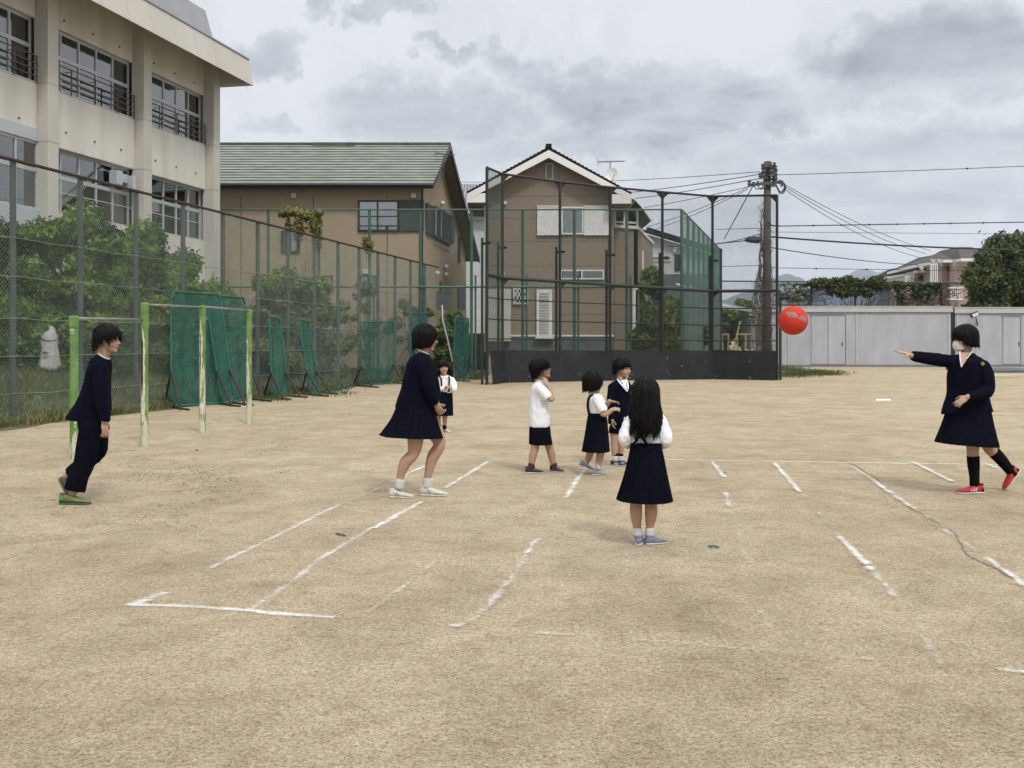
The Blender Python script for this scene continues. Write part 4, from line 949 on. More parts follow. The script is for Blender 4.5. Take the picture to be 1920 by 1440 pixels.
# ---------------------------------------------------------------- leaves, trees
def leaf_mesh(clumps, n, size, seed=0, shell=.55, droop=.0, elong=1.6, rough=.35):
    """n small leaf faces spread through overlapping lumpy clumps; clumps = (centre, (rx, ry, rz))"""
    r = np.random.default_rng(seed); w = np.array([c[1][0]*c[1][1]+c[1][1]*c[1][2]+c[1][0]*c[1][2] for c in clumps]); w = w/w.sum()
    ci = r.choice(len(clumps), n, p=w); C = np.array([tuple(c[0]) for c in clumps])[ci]; R = np.array([c[1] for c in clumps])[ci]
    d = r.normal(size=(n,3)); d /= np.linalg.norm(d, axis=1)[:,None]
    ph = ci*2.3; lump = 1 + rough*(np.sin(d[:,0]*5+ph)*np.sin(d[:,1]*6+ph*1.7)*np.cos(d[:,2]*5.5+ph) + .6*np.sin(d[:,0]*13+ph*3)*np.cos(d[:,2]*12+d[:,1]*11))
    rad = (shell + (1-shell)*r.random(n)**.6)*lump*(1+.08*r.normal(size=n))
    pos = C + d*R*rad[:,None]
    nrm = d + r.normal(size=(n,3))*.75; nrm[:,2] += .35; nrm /= np.linalg.norm(nrm, axis=1)[:,None]
    t = r.normal(size=(n,3)); t[:,2] -= droop*2; t -= nrm*(t*nrm).sum(1)[:,None]; t /= np.linalg.norm(t, axis=1)[:,None]; b = np.cross(nrm, t)
    s = size*(.55+.9*r.random(n)); L_ = (s*elong*.5)[:,None]*t; W_ = (s*.5)[:,None]*b
    V = np.stack([pos-L_, pos+W_*.9-L_*.1, pos+L_, pos-W_*.9-L_*.1], 1).reshape(-1,3)
    keep = V[:,2].reshape(-1,4).min(1) > .01; V = V.reshape(-1,4,3)[keep].reshape(-1,3); k = len(V)//4
    me = bpy.data.meshes.new('leaves'); me.vertices.add(4*k); me.vertices.foreach_set('co', V.astype(np.float32).ravel())
    me.loops.add(4*k); me.loops.foreach_set('vertex_index', np.arange(4*k, dtype=np.int32)); me.polygons.add(k)
    me.polygons.foreach_set('loop_start', np.arange(0, 4*k, 4, dtype=np.int32)); me.polygons.foreach_set('loop_total', np.full(k, 4, dtype=np.int32))
    me.update(); me.validate(); return me
def plant(name, label, cat_, base, clumps, n, size, mt, seed=0, group=None, trunk=.09, **k):
    t = thing(name, label, cat_, base, group); rng = random.Random(seed); base = Vector(base)
    obj('crown' if 'tree' in name else 'foliage', leaf_mesh(clumps, n, size, seed, **k), M_[mt], t)
    m = MB(); zt_ = max(c[0][2] for c in clumps); top = Vector((sum(c[0][0] for c in clumps)/len(clumps), sum(c[0][1] for c in clumps)/len(clumps), zt_*.75))
    m.tube(cat([base, base.lerp(top,.35)+Vector((rng.uniform(-.1,.1),rng.uniform(-.1,.1),0)), top], 4), [trunk*(1-.6*i/8) for i in range(9)], 8)
    for c in clumps:
        c = Vector(c[0]); s = base.lerp(top, rng.uniform(.25,.7)); mid = s.lerp(c,.5)+Vector((rng.uniform(-.2,.2),rng.uniform(-.2,.2),-.1)); m.tube([s, mid, c], [trunk*.5, trunk*.35, trunk*.12], 6)
    obj('trunk' if 'tree' in name else 'stem', m, M_['trunk'], t, smooth=True); return t
def clumps_px(specs, ry=1.0):
    out = []
    for (u, v, Y, ru, rv) in specs: out.append((tuple(P(u, v, Y)), (ru*Y/F, ry*(ru*Y/F)*.9+.15, rv*Y/F)))
    return out
def lump_fill(u0, u1, v0, v1, Y0, Y1, n, r, seed, prof=None):
    """many sub-clumps filling an outline"""
    rng = random.Random(seed); out = []
    while len(out) < n:
        u = rng.uniform(u0, u1); f = (u-u0)/(u1-u0); top = prof(f) if prof else v0
        v = rng.uniform(top + r*.7, v1); Yk = Y0+(Y1-Y0)*f+rng.uniform(-.7,.7); rr = r*rng.uniform(.65,1.25)
        out.append((u, v, Yk, rr, rr*rng.uniform(.7,1.0)))
    return out
BG = 'bushes between the left fence and the school'
def tp(pts):
    def f(t):
        for i in range(len(pts)-1):
            if t <= pts[i+1][0]: a, b = pts[i], pts[i+1]; return a[1]+(b[1]-a[1])*(t-a[0])/(b[0]-a[0])
        return pts[-1][1]
    return f
plant('evergreen_bush', 'dark clipped evergreen bush nearest the left edge, behind the fence', 'bush', P(-40,700,23)*1.0+Vector((0,0,-P(-40,700,23).z)), clumps_px(lump_fill(-170, 60, 385, 690, 21.5, 23.5, 60, 33, 1, tp([(0,400),(.6,395),(1,470)]))), 70000, .07, 'leaf_dark', 1, BG, .12, shell=.4)
def gb(u, Y): p = P(u, 640, Y); return Vector((p.x, p.y, 0))
plant('evergreen_bush', 'big rounded evergreen bush, highest of the row below the school windows', 'bush', gb(150, 24.5), clumps_px(lump_fill(25, 238, 383, 690, 23.4, 25, 80, 31, 2, tp([(0,415),(.25,390),(.6,384),(.85,400),(1,440)]))+[(205,470,24.5,26,24),(212,505,24.5,26,24),(60,520,24,26,24),(190,540,24.6,30,26)]), 90000, .07, 'leaf_dark', 2, BG, .12, shell=.4)
plant('evergreen_bush', 'evergreen bush behind the horizontal bars with a lighter crown', 'bush', gb(262, 26.5), clumps_px(lump_fill(205, 305, 410, 690, 25.5, 27, 60, 27, 3, tp([(0,440),(.3,415),(.7,412),(1,470)]))), 60000, .07, 'leaf_dark', 3, BG, .1, shell=.4)
plant('evergreen_bush', 'lower evergreen bush rising behind the green practice nets', 'bush', gb(345, 29), clumps_px(lump_fill(285, 418, 450, 695, 28, 30, 60, 24, 4, tp([(0,480),(.35,452),(.65,462),(1,545)]))), 64000, .07, 'leaf_dark', 4, BG, .1, shell=.4)
plant('garden_bush', 'mid-green bush at the corner of the school behind the fence', 'bush', gb(470, 33), clumps_px(lump_fill(415, 545, 520, 700, 31.5, 33.5, 40, 20, 5, tp([(0,560),(.5,520),(1,500)]))), 26000, .08, 'leaf_mid', 5, BG, .08)
plant('garden_bush', 'rounded light green bush in front of the tan house', 'bush', gb(580, 36), clumps_px(lump_fill(515, 632, 490, 700, 34.8, 36.5, 46, 20, 6, tp([(0,540),(.4,495),(.7,510),(1,590)]))), 32000, .08, 'leaf_mid', 6, BG, .08)
plant('climbing_plant', 'sparse climbing shrub between the fence posts in front of the tan house', 'plant', gb(690, 41), clumps_px(lump_fill(635, 745, 520, 690, 39.5, 41, 16, 13, 7, tp([(0,560),(.4,515),(1,590)]))), 2600, .09, 'leaf_mid', 7, BG, .05)
plant('climbing_plant', 'thin climbing shrub at the far end of the left fence', 'plant', gb(770, 42.5), clumps_px(lump_fill(740, 815, 560, 700, 42, 43, 12, 12, 8)), 1700, .09, 'leaf_mid', 8, BG, .05)
plant('garden_bush', 'green bush behind the small girl, left of the narrow teal net', 'bush', gb(843, 42.6), clumps_px(lump_fill(818, 874, 572, 705, 42.2, 43, 22, 14, 9, tp([(0,600),(.5,570),(1,620)]))), 9000, .10, 'leaf_mid', 9, BG, .06)
m = clumps_px([(548,398,41.5,22,9),(575,404,41.5,20,12),(590,425,41.5,14,18),(560,430,41.5,12,22),(595,450,41.5,10,20),(530,402,41.5,12,6),(598,400,41.5,9,8),(540,425,41.5,5,22)])
plant('climbing_vine', 'vine hanging from the top rail of the back fence before the tan wall', 'vine', gb(575, 41.7), m, 3200, .075, 'leaf_gold', 10, None, .02, shell=.1, droop=.6)
m = clumps_px([(690,458,41.5,11,9),(692,470,41.5,7,8),(684,448,41.5,5,5)])
plant('climbing_vine', 'small tuft of vine on a back fence post under the shuttered window', 'vine', gb(691, 41.7), m, 750, .07, 'leaf_gold', 12, None, .02, shell=.1)
plant('garden_tree', 'golden-green broadleaf tree beside the balcony wing, behind the backstop', 'tree', gb(1240, 50), clumps_px(lump_fill(1193, 1292, 560, 655, 45.5, 48, 26, 16, 13, tp([(0,600),(.5,560),(1,590)]))), 9500, .15, 'leaf_gold', 13, None, .09, droop=.8, elong=2.4)
plant('garden_tree', 'darker loose tree standing above and behind the golden-green one', 'tree', gb(1232, 53), clumps_px(lump_fill(1188, 1285, 505, 600, 49, 52, 20, 15, 14, tp([(0,520),(.4,500),(1,545)]))), 5200, .13, 'leaf_mid', 14, None, .1, shell=.2)
plant('garden_bush', 'narrow bush by the green fence mesh at the right of the backstop', 'bush', gb(1312, 50), clumps_px(lump_fill(1298, 1328, 610, 660, 49, 50, 8, 9, 15)), 2000, .10, 'leaf_mid', 15, None, .04)
rt = lump_fill(1832, 2060, 420, 600, 63.5, 65, 60, 24, 16, tp([(0,490),(.12,450),(.35,412),(1,390)]))
plant('camphor_tree', 'large round-crowned tree at the right edge behind the shed', 'tree', gb(1905, 65), clumps_px(rt), 80000, .14, 'leaf_tree', 16, None, .25)
# fence vines
cl = []; rng = random.Random(17)
for k in range(44): u = rng.uniform(1525, 1650); cl.append((u, 519+abs(u-1585)*.12+rng.uniform(0, 30 if 1540 < u < 1640 else 12), 65.8, rng.uniform(8,14), rng.uniform(6,10)))
for k in range(26): cl.append((rng.uniform(1640,1690), 533+rng.uniform(-3,6), 65.8, 8, 4))
plant('fence_vine', 'thick green vine spilling over the dark fence above the sheds', 'vine', gb(1585, 65.7), clumps_px(cl, .5), 14000, .125, 'leaf_vine', 17, None, .05, shell=.15)
def bare_vine(label, u0, u1, v0, v1, n, seed, leaves):
    t = thing('fence_vine', label, 'vine', gb((u0+u1)/2, 65.9)); rng = random.Random(seed); m = MB()
    for k in range(n):
        p = P(rng.uniform(u0,u1), rng.uniform(v0,v1), 65.9); pts = [p]; d = Vector((rng.uniform(-1,1),0,rng.uniform(-1,1)))
        for q in range(7): d = (d+Vector((rng.uniform(-.8,.8),rng.uniform(-.2,.2),rng.uniform(-.8,.8)))).normalized(); p = p+d*.25; p.y = 65.9+rng.uniform(-.1,.1); p.z = min(p.z, P(0,532,65.9).z); pts.append(p)
        m.tube(pts, rng.uniform(.012,.026), 3)
    obj('stem', m, M_['trunk'], t)
    obj('foliage', leaf_mesh(clumps_px([(rng.uniform(u0,u1), rng.uniform(v0,v1), 65.8, 9, 6) for k in range(14)]+[(rng.uniform(u0,u1), 534, 65.8, 12, 3) for k in range(8)], .4), leaves, .14, seed, shell=.1), M_['leaf_vine'], t)
bare_vine('half-bare tangled vine on the dark fence before the pink building', 1684, 1772, 536, 572, 190, 21, 2200)
bare_vine('thin bare vine on the dark fence just right of the utility pole', 1462, 1524, 534, 572, 90, 22, 250)
# garden plot seen through the right end of the backstop
gp_ = [('garden_hedge', 'dark hedge behind the bamboo frame to the right of the backstop', 1350, 1440, 578, 606, 100, 'leaf_dark', 5000, 31, .25), ('garden_hedge', 'low bright green bean rows between the backstop and the sheds', 1352, 1438, 606, 655, 75, 'grass_green', 7000, 32, .2)]
for nm, lb, u0, u1, v0, v1, Yk, mt_, n, sd, sz in gp_:
    plant(nm, lb, 'hedge', gb((u0+u1)/2, Yk), clumps_px(lump_fill(u0, u1, v0, v1, Yk, Yk+2, 22, 10, sd)), n, sz, mt_, sd, None, .05)
plant('round_shrub', 'small pale green shrub behind the leaning roof beside the pole', 'shrub', gb(1398, 90), clumps_px(lump_fill(1380, 1412, 558, 585, 90, 92, 8, 9, 33)), 2500, .22, 'leaf_mid', 33, None, .05)
m = MB(); m.pbox(1408, 592, 1434, 655, 70, 3); m.pbox(1405, 588, 1436, 592, 69.8, 3.4); m.pbox(1405,597,1436,599,69.8,.1)
single('garden_shed', m, M_['chalk_brick'], 'small pale block shed right of the bamboo frame', 'shed', P(1420, 688, 70))
m = MB(); m.poly([P(1345,572,70), P(1410,582,70), P(1410,581,76), P(1345,566,76)], (0,0,-.12)); m.poly([P(1372,573,70.1),P(1412,582,70.1),P(1412,580,70.1),P(1372,570,70.1)][::-1],(0,.3,0))
for u in (1350, 1405): m.bar(P(u,582,71), (P(u,640,71).x,71,0), .12)
single('lean_to_roof', m, M_['alu'], 'low sloping sheet roof on posts behind the right end of the backstop', 'roof', gb(1378, 71))
bf_ = thing('bamboo_frame', 'frame of yellowish bamboo canes in the garden right of the backstop', 'frame', gb(1395, 60))
for a, b in (((1388,602),(1368,655)), ((1353,628),(1358,655)), ((1366,628),(1364,655)), ((1382,630),(1385,655)), ((1398,628),(1397,655)), ((1411,628),(1418,656)), ((1380,627),(1412,627)), ((1352,627),(1368,627)), ((1422,570),(1420,640))):
    m = MB(); q = P(*a, 60); r = P(*b, 60); 
    if b[1] > 650: r = Vector((r.x, r.y, 0))
    m.tube([q, r], .05, 6); obj('cane', m, mat('cane', (.42,.36,.16), .7) if 'cane' not in bpy.data.materials else bpy.data.materials['cane'], bf_)
m = MB(); m.pbox(1354, 615, 1364, 640, 62, .5); m.sph(P(1361,613,62.2), .3)
single('tarp', m, M_['black_cable'], 'black plastic sheet draped in the garden right of the backstop', 'tarp', gb(1359, 62))
# white wrapped thing on the lawn
rng = random.Random(6); Yt = 23.0; rs = []; zg = .70
prof = [(69,111,692),(70,111,686),(73,110,676),(74,109,662),(77,108,650),(75,108,641),(76,107,634),(80,105,627),(87,103,620),(90,100,614),(92,98,612)]
for k, (ul, ur, v) in enumerate(prof):
    a = P(ul, v, Yt); b = P(ur, v, Yt); c = (a+b)/2; rx = (b.x-a.x)/2; ring = []
    for i in range(48):
        t = i*math.pi/24; f_ = 1-k/len(prof); w = 1+.16*f_*mnoise.noise(Vector((math.cos(t)*2.2, math.sin(t)*2.2, k*.35)))+.07*f_*math.sin(t*7+k*.5+2*math.sin(t*2)); ring.append(Vector((c.x+math.cos(t)*rx*w, c.y+math.sin(t)*rx*.9*w, c.z+.03*math.sin(t*3+1)*f_)))
    rs.append(ring)
m = MB(); m.rings(rs); t = thing('wrapped_shrub', 'white sheet draped and tied over a low shrub on the bank behind the left fence', 'covered shrub', Vector((P(90,0,Yt).x, Yt, zg))); obj('sheet', m, mat('sheet', (.36,.355,.35), .85, .15, 5, .4, 14), t, smooth=True)
m = MB(); c = P(91, 636, Yt); m.tube([c+Vector((math.cos(i*math.pi/10)*.19, math.sin(i*math.pi/10)*.185, .03*math.cos(i*.6)-.03*math.sin(i*.4))) for i in range(21)], .010, 5); obj('string', m, M_['black_cable'], t)

# ---------------------------------------------------------------- practice nets
NG = 'green practice nets along the fence'
def net(label, tl, tr, br, bl, Y, dYr, mt_, legs=True, sag=0, name='practice_net'):
    """framed net: corner pixels, depth of the left edge Y, right edge Y+dYr"""
    yb = lambda v: GY(v)
    Yl, Yr = yb(bl[1]), yb(br[1]); A4 = [P(*tl, Yl+.25), P(*tr, Yr+.25), P(*br, Yr), P(*bl, Yl)]; A4[2].z = max(.04, A4[2].z); A4[3].z = max(.04, A4[3].z)
    t = thing(name, label, 'net', ((A4[2]+A4[3])/2*Vector((1,1,0)) if False else Vector(((A4[2].x+A4[3].x)/2, (A4[2].y+A4[3].y)/2, 0))), NG)
    m = MB(); pts = []
    for i in range(4):
        a, b = A4[i], A4[(i+1) % 4]; pts += [a.lerp(b, .06), a.lerp(b, .94)]
    pts.append(pts[0]); m.tube(pts, .024, 6); obj('frame', m, M_['tube_green'], t)
    n = 22; vs = []; nn = (A4[1]-A4[0]).cross(A4[3]-A4[0]).normalized()
    for j in range(n+1):
        for i in range(n+1):
            p = A4[0].lerp(A4[1], i/n).lerp(A4[3].lerp(A4[2], i/n), j/n); b_ = math.sin(math.pi*i/n)*math.sin(math.pi*j/n)
            vs.append(p + nn*(.10*b_ + .045*b_*math.sin(i*1.1+j*.15+p.x)))
    m = MB(); m.add(vs, [(j*(n+1)+i, j*(n+1)+i+1, (j+1)*(n+1)+i+1, (j+1)*(n+1)+i) for j in range(n) for i in range(n)]); obj('netting', m, M_[mt_], t, smooth=True)
    if legs:
        for c, s in ((A4[3], -1), (A4[2], 1)):
            m = MB(); u = (A4[0] if s < 0 else A4[1]); k = c.lerp(u, .30); g1 = Vector((c.x+.45, c.y-.75, .02)); g2 = Vector((c.x-.35, c.y+.6, .02)); m.bar(k, g1, .035); m.bar(k, g2, .035); m.bar(g1+Vector((.2,-.1,0)), g2-Vector((.2,-.1,0)), .04); obj('leg', m, M_['rust_dark'], t)
    return t
net('largest green practice net, nearest the horizontal bars', (320,546), (412,552), (439,757), (321,765), 0, 0, 'net_green')
net('green practice net tucked close behind the largest one', (385,552), (459,558), (474,750), (415,759), 0, 0, 'net_green')
net('narrow green net leaning on the fence, left of a similar one', (504,593), (524,598), (541,743), (510,747), 0, 0, 'net_green')
net('narrow green net leaning on the fence, its netting spilling onto the ground', (560,598), (578,603), (599,737), (581,741), 0, 0, 'net_green')
net('see-through square net frame standing behind the leaning girl', (676,603), (739,603), (737,719), (678,725), 0, 0, 'net_thin')
net('tall teal net behind the head of the leaning girl', (771,588), (801,588), (800,711), (766,714), 0, 0, 'net_teal', legs=False)
net('narrow teal net panel standing by the left end of the backstop', (853,595), (879,597), (876,710), (850,714), 0, 0, 'net_teal')
rs = []; m = MB(); rng = random.Random(4)
c0, c1 = G(588, 737), G(662, 728)
for k in range(20): c = c0.lerp(c1, k/19); rs.append([c+Vector((0, math.cos(t)*.35*(1-.4*k/19), .02+max(0, math.sin(t))*(.10+.05*math.sin(k*1.3))*(.6 if k > 17 else 1))) for t in [i*math.pi/6 for i in range(12)]])
m.rings(rs); single('fallen_net', m, M_['net_green'], 'heap of green netting lying on the grass at the foot of the leaning nets', 'net', (c0+c1)/2, smooth=True)
m = MB(); m.tube([P(829, 572, 41.5), P(830, 600, 41.3), P(840, 640, 41.2), P(851, 690, 41.1)], .03, 6); m.tube([P(851, 690, 41.1), Vector((P(853,700,41).x, 41, 0))], .03, 5)
single('bent_pole', m, M_['alu'], 'thin bent grey pole leaning in the bush behind the small girl', 'pole', gb(851, 41.1))
m = MB(); m.tube([P(776,583,43), P(797,583,43.2), P(803,577,43)], .04, 5); m.tube([P(797,583,43.2), (P(795,640,43.2).x,43.2,0)], .04, 5)
single('bracket_pole', m, M_['rust'], 'rusty pole with a bent top above the tall teal net', 'pole', gb(795, 43.2))

# ---------------------------------------------------------------- horizontal bars
def bar_paint():
    m = mat('bar_paint', (.085, .185, .045), .6, .18, 6, .1, 30, col2=(.16, .27, .085)); nt = m.node_tree; N = nt.nodes; L = nt.links; b = N['Principled BSDF']
    tc = N.new('ShaderNodeTexCoord'); mp = N.new('ShaderNodeMapping'); mp.inputs[3].default_value = (14, 14, 1.6); L.new(tc.outputs['Object'], mp.inputs[0])
    n = N.new('ShaderNodeTexNoise'); n.inputs['Scale'].default_value = 1.0; n.inputs['Detail'].default_value = 6; n.inputs['Roughness'].default_value = .7; L.new(mp.outputs[0], n.inputs[0])
    sp = N.new('ShaderNodeSeparateXYZ'); L.new(tc.outputs['Object'], sp.inputs[0]); mr = N.new('ShaderNodeMapRange'); mr.inputs[1].default_value = .1; mr.inputs[2].default_value = 1.5; mr.inputs[3].default_value = .15; mr.inputs[4].default_value = -.03; L.new(sp.outputs[2], mr.inputs[0])
    ad = N.new('ShaderNodeMath'); ad.operation = 'ADD'; L.new(n.outputs['Fac'], ad.inputs[0]); L.new(mr.outputs[0], ad.inputs[1])
    r = N.new('ShaderNodeValToRGB'); L.new(ad.outputs[0], r.inputs[0]); r.color_ramp.elements[0].position = .60; r.color_ramp.elements[1].position = .63
    old = b.inputs['Base Color'].links[0].from_socket; x = N.new('ShaderNodeMix'); x.data_type = 'RGBA'; L.new(r.outputs[0], x.inputs[0]); L.new(old, x.inputs[6]); x.inputs[7].default_value = (.52, .50, .40, 1); L.new(x.outputs[2], b.inputs['Base Color']); return m
M_['bar_paint'] = bar_paint(); mm('old_white', (.55, .53, .42), .7, .2, 14, .2); mm('bar_steel', (.30, .28, .27), .38, .2, 10, metal=.7)
hbars = thing('horizontal_bars', 'set of three playground chin-up bars on peeling lime green posts', 'horizontal bars', G(271, 837))
bp_ = [(139, 860, 592), (271, 837, 567), (379.5, 812, 573), (467, 795, 580)]
ctr = []
for i, (u, vb_, vt_) in enumerate(bp_):
    g_ = G(u, vb_); top = P(u, vt_, g_.y); m = MB(); m.tube([g_-Vector((0,0,.02)), top-Vector((0,0,.14))], .05, 20); m.tube([top-Vector((0,0,.14)), top-Vector((0,0,.02)), top], [.058,.058,.045], 20)
    m.tube([g_, g_+Vector((0,0,.30))], .053, 20)
    if i == 1: m.tube([P(271,607,g_.y)-Vector((0,0,.06)), P(271,590,g_.y)], .058, 20)
    p = obj('post', m, M_['bar_paint'], hbars, smooth=False); ctr.append((g_, top))
    # long flaked strip with bare rust inside
    if i > 0:
        def strip(u_lo, v0, v1, hw, off, mt_, nm, jag, seed):
            rng = random.Random(seed); mm_ = MB(); n = 26; vs = []
            z1, z0 = P(0, v0, g_.y).z, P(0, v1, g_.y).z
            for k in range(n+1):
                z = z0+(z1-z0)*k/n; w = hw*min(1, 5*k/n+.2, 5*(1-k/n)+.12)*(1+jag*rng.uniform(-1,1))
                for s in range(5):
                    t = math.radians(-90+u_lo)+(s/4-.5)*2*w/.05; vs.append((g_.x+math.cos(t)*(.05+off), g_.y+math.sin(t)*(.05+off), z))
            mm_.add(vs, [(k*5+s, k*5+s+1, (k+1)*5+s+1, (k+1)*5+s) for k in range(n) for s in range(4)]); obj(nm, mm_, M_[mt_], p)
        if i == 1: strip(-10, 612, 792, .030, .0015, 'old_white', 'flaked_patch', .3, 5); strip(-22, 622, 742, .017, .003, 'rust_dark', 'rust_patch', .2, 6)
        if i == 2: strip(-12, 600, 748, .024, .0015, 'old_white', 'flaked_patch', .35, 7); strip(-18, 620, 700, .008, .003, 'rust', 'rust_patch', .5, 8); strip(0, 752, 790, .034, .0015, 'old_white', 'flaked_patch', .3, 9)
        if i == 3: strip(-25, 634, 694, .014, .0015, 'old_white', 'flaked_patch', .5, 10); strip(-28, 642, 665, .007, .003, 'rust', 'rust_patch', .4, 11)
    else:
        q = P(138, 622, g_.y); mm_ = MB()
        cu = bpy.data.curves.new('num', 'FONT'); cu.body = '10'; cu.size = .075; cu.extrude = .001; cu.align_x = 'CENTER'; cu.align_y = 'CENTER'
        to = bpy.data.objects.new('num', cu); COL.objects.link(to); dg = bpy.context.evaluated_depsgraph_get(); me = bpy.data.meshes.new_from_object(to.evaluated_get(dg)); bpy.data.objects.remove(to)
        me.transform(Matrix.Translation(Vector((g_.x, g_.y-.0535, q.z))) @ Matrix.Rotation(math.pi/2, 4, 'X') @ Matrix.Rotation(math.pi/2, 4, 'Z') @ Matrix.Scale(1.0, 4)); obj('number', me, M_['white_trim'], p)
        mm_ = MB(); rr = random.Random(2)
        for v0, s in ((790,.02),(815,.022),(800,.012),(828,.015)):
            c = P(141, v0, g_.y-.052); mm_.add([c+Vector((math.cos(t)*s*rr.uniform(.5,.9), 0, math.sin(t)*s*rr.uniform(1,2.4))) for t in [k*math.pi/5 for k in range(10)]], [tuple(range(10))[::-1]])
        obj('flaked_patch', mm_, M_['old_white'], p)
for (i, j, vi, vj) in ((0, 1, 597, 599), (1, 2, 571, 576), (2, 3, 575, 582)):
    a = P(bp_[i][0], vi, ctr[i][0].y); b = P(bp_[j][0], vj, ctr[j][0].y); m = MB(); m.tube([a, b], .016, 10); obj('bar', m, M_['bar_steel'], hbars, smooth=True)

# ---------------------------------------------------------------- ball
BY = 9.6; bc = P(1487, 601, BY); br = 27.2*BY/F
M_['ball_red'] = mat('ball_red', (.48, .030, .014), .8, .05, 3, .12, 220); M_['ball_mark'] = mat('ball_mark', (.30, .15, .13), .6, .12, 30)
m = MB(); m.sph(bc, br, 48, 32); ball = single('dodge_ball', m, M_['ball_red'], 'red rubber dodge ball in mid-air in front of the grey shed', 'ball', bc, smooth=True)
def on_ball(u, v, e): x = (u-1487)*BY/F; z = (601-v)*BY/F; y = -math.sqrt(max(1e-6, br*br-x*x-z*z)); return bc+Vector((x,y,z)).normalized()*(br+e)
def ball_patch(poly, nm):
    mb = MB(); c = (sum(p[0] for p in poly)/len(poly), sum(p[1] for p in poly)/len(poly)); vs = [on_ball(*c, .0008)]; n = 10; pp = []
    for i in range(len(poly)):
        for k in range(6): a, b = poly[i], poly[(i+1) % len(poly)]; pp.append((a[0]+(b[0]-a[0])*k/6, a[1]+(b[1]-a[1])*k/6))
    for j in range(1, n+1):
        for q in pp: vs.append(on_ball(c[0]+(q[0]-c[0])*j/n, c[1]+(q[1]-c[1])*j/n, .0008))
    L_ = len(pp); fs = [(0, 1+i, 1+(i+1) % L_) for i in range(L_)] + [(1+j*L_+i, 1+(j+1)*L_+i, 1+(j+1)*L_+(i+1) % L_, 1+j*L_+(i+1) % L_) for j in range(n-1) for i in range(L_)]
    mb.add(vs, fs); obj(nm, mb, M_['ball_mark'], ball, smooth=True)
X = lambda cx, cy: (1440+cx/18, 560+cy/18)
ball_patch([X(520,460),X(640,450),X(800,470),X(850,520),X(880,660),X(720,650),X(580,620)], 'printed_panel')
ball_patch([X(890,660),X(960,610),X(1050,575),X(1150,585),X(1220,680),X(1190,840),X(1080,770),X(900,700)], 'printed_panel')

# ---------------------------------------------------------------- overhead wires
def wire(label, pts, r=.02, bead=None, n=14):
    """pts: two ends as (u, v, depth) plus sag in pixels at mid span"""
    (u0, v0, y0), (u1, v1, y1), sag = pts; a = P(u0, v0, y0); b = P(u1, v1, y1); ps = []
    for k in range(n+1): t = k/n; p = a.lerp(b, t); p.z -= 4*t*(1-t)*sag*(y0+y1)/2/F; ps.append(p)
    m = MB(); m.tube(ps, r, 5); t = single('power_line', m, M_['black_cable'], label, 'overhead wire', a, group='overhead wires from the utility pole')
    for q in (bead or []): m = MB(); m.sph(ps[0].lerp(ps[-1], q)-Vector((0,0,4*q*(1-q)*sag*(y0+y1)/2/F)), .06, 8, 6); obj('wire_marker', m, M_['black_cable'], t)
wire('highest wire leaving the pole top to the right edge with one marker', ((1452,328,57),(2100,303,60),2), .02, [.545])
wire('highest wire leaving the pole to the left behind the gabled roof', ((1424,322,57),(1100,341,75),2), .02)
wire('second wire from the top, left of the pole', ((1428,326,57),(1130,366,75),3), .024)
wire('third wire from the top, left of the pole', ((1422,335,57),(1140,378,75),3), .024)
wire('fourth wire, leaving the left end of the crossarm', ((1404,350,57),(1150,398,75),3), .02)
wire('steep wire running down left from the crossarm, upper of a pair', ((1402,352,57),(1215,425,80),4), .02)
wire('steep wire running down left from the crossarm, lower of a pair', ((1402,355,57),(1215,434,80),5), .02)
wire('wire slanting from the crossarm almost straight down to the left', ((1410,352,57),(1358,448,66),0), .03)
for k, (v0, v1, s) in enumerate(((344,470,10),(348,476,12),(353,484,14))): wire(('upper','middle','lower')[k]+' of three long wires sloping down from the pole to the apartment block', ((1468,v0,57),(1745+k*-8,v1,88),s), .02)
wire('taut beaded wire crossing at mid height right of the pole', ((1458,424,57),(2080,414,62),0), .03, [.1,.18,.26,.34,.42,.5,.6])
wire('faint wire just below the beaded one', ((1447,435,57),(2080,440,90),0), .014)
wire('thick black cable sagging right of the pole at mid height', ((1445,444,57),(2080,470,62),7), .05)
wire('lower wire sagging right towards the apartment roof', ((1445,464,57),(1735,497,92),5), .03)
wire('thin wire crossing low in front of the hills', ((1445,502,57),(2080,510,80),1), .018, [.1,.22,.35])
wire('low wire crossing left of the pole behind the backstop mesh', ((1437,497,57),(1352,500,66),0), .018)
wire('cable from the dark closure leftwards behind the backstop', ((1398,451,57),(1200,462,80),4), .03)
wire('wire from the pole to the closure, rising to the right', ((1432,436,57),(1340,457,66),3), .025)
wire('thin wire left of the pole at mid height', ((1436,428,57),(1345,430,70),0), .02)
wire('faint wire in the sky gap between the two brown house roofs', ((855,341,90),(930,342,90),0), .02)

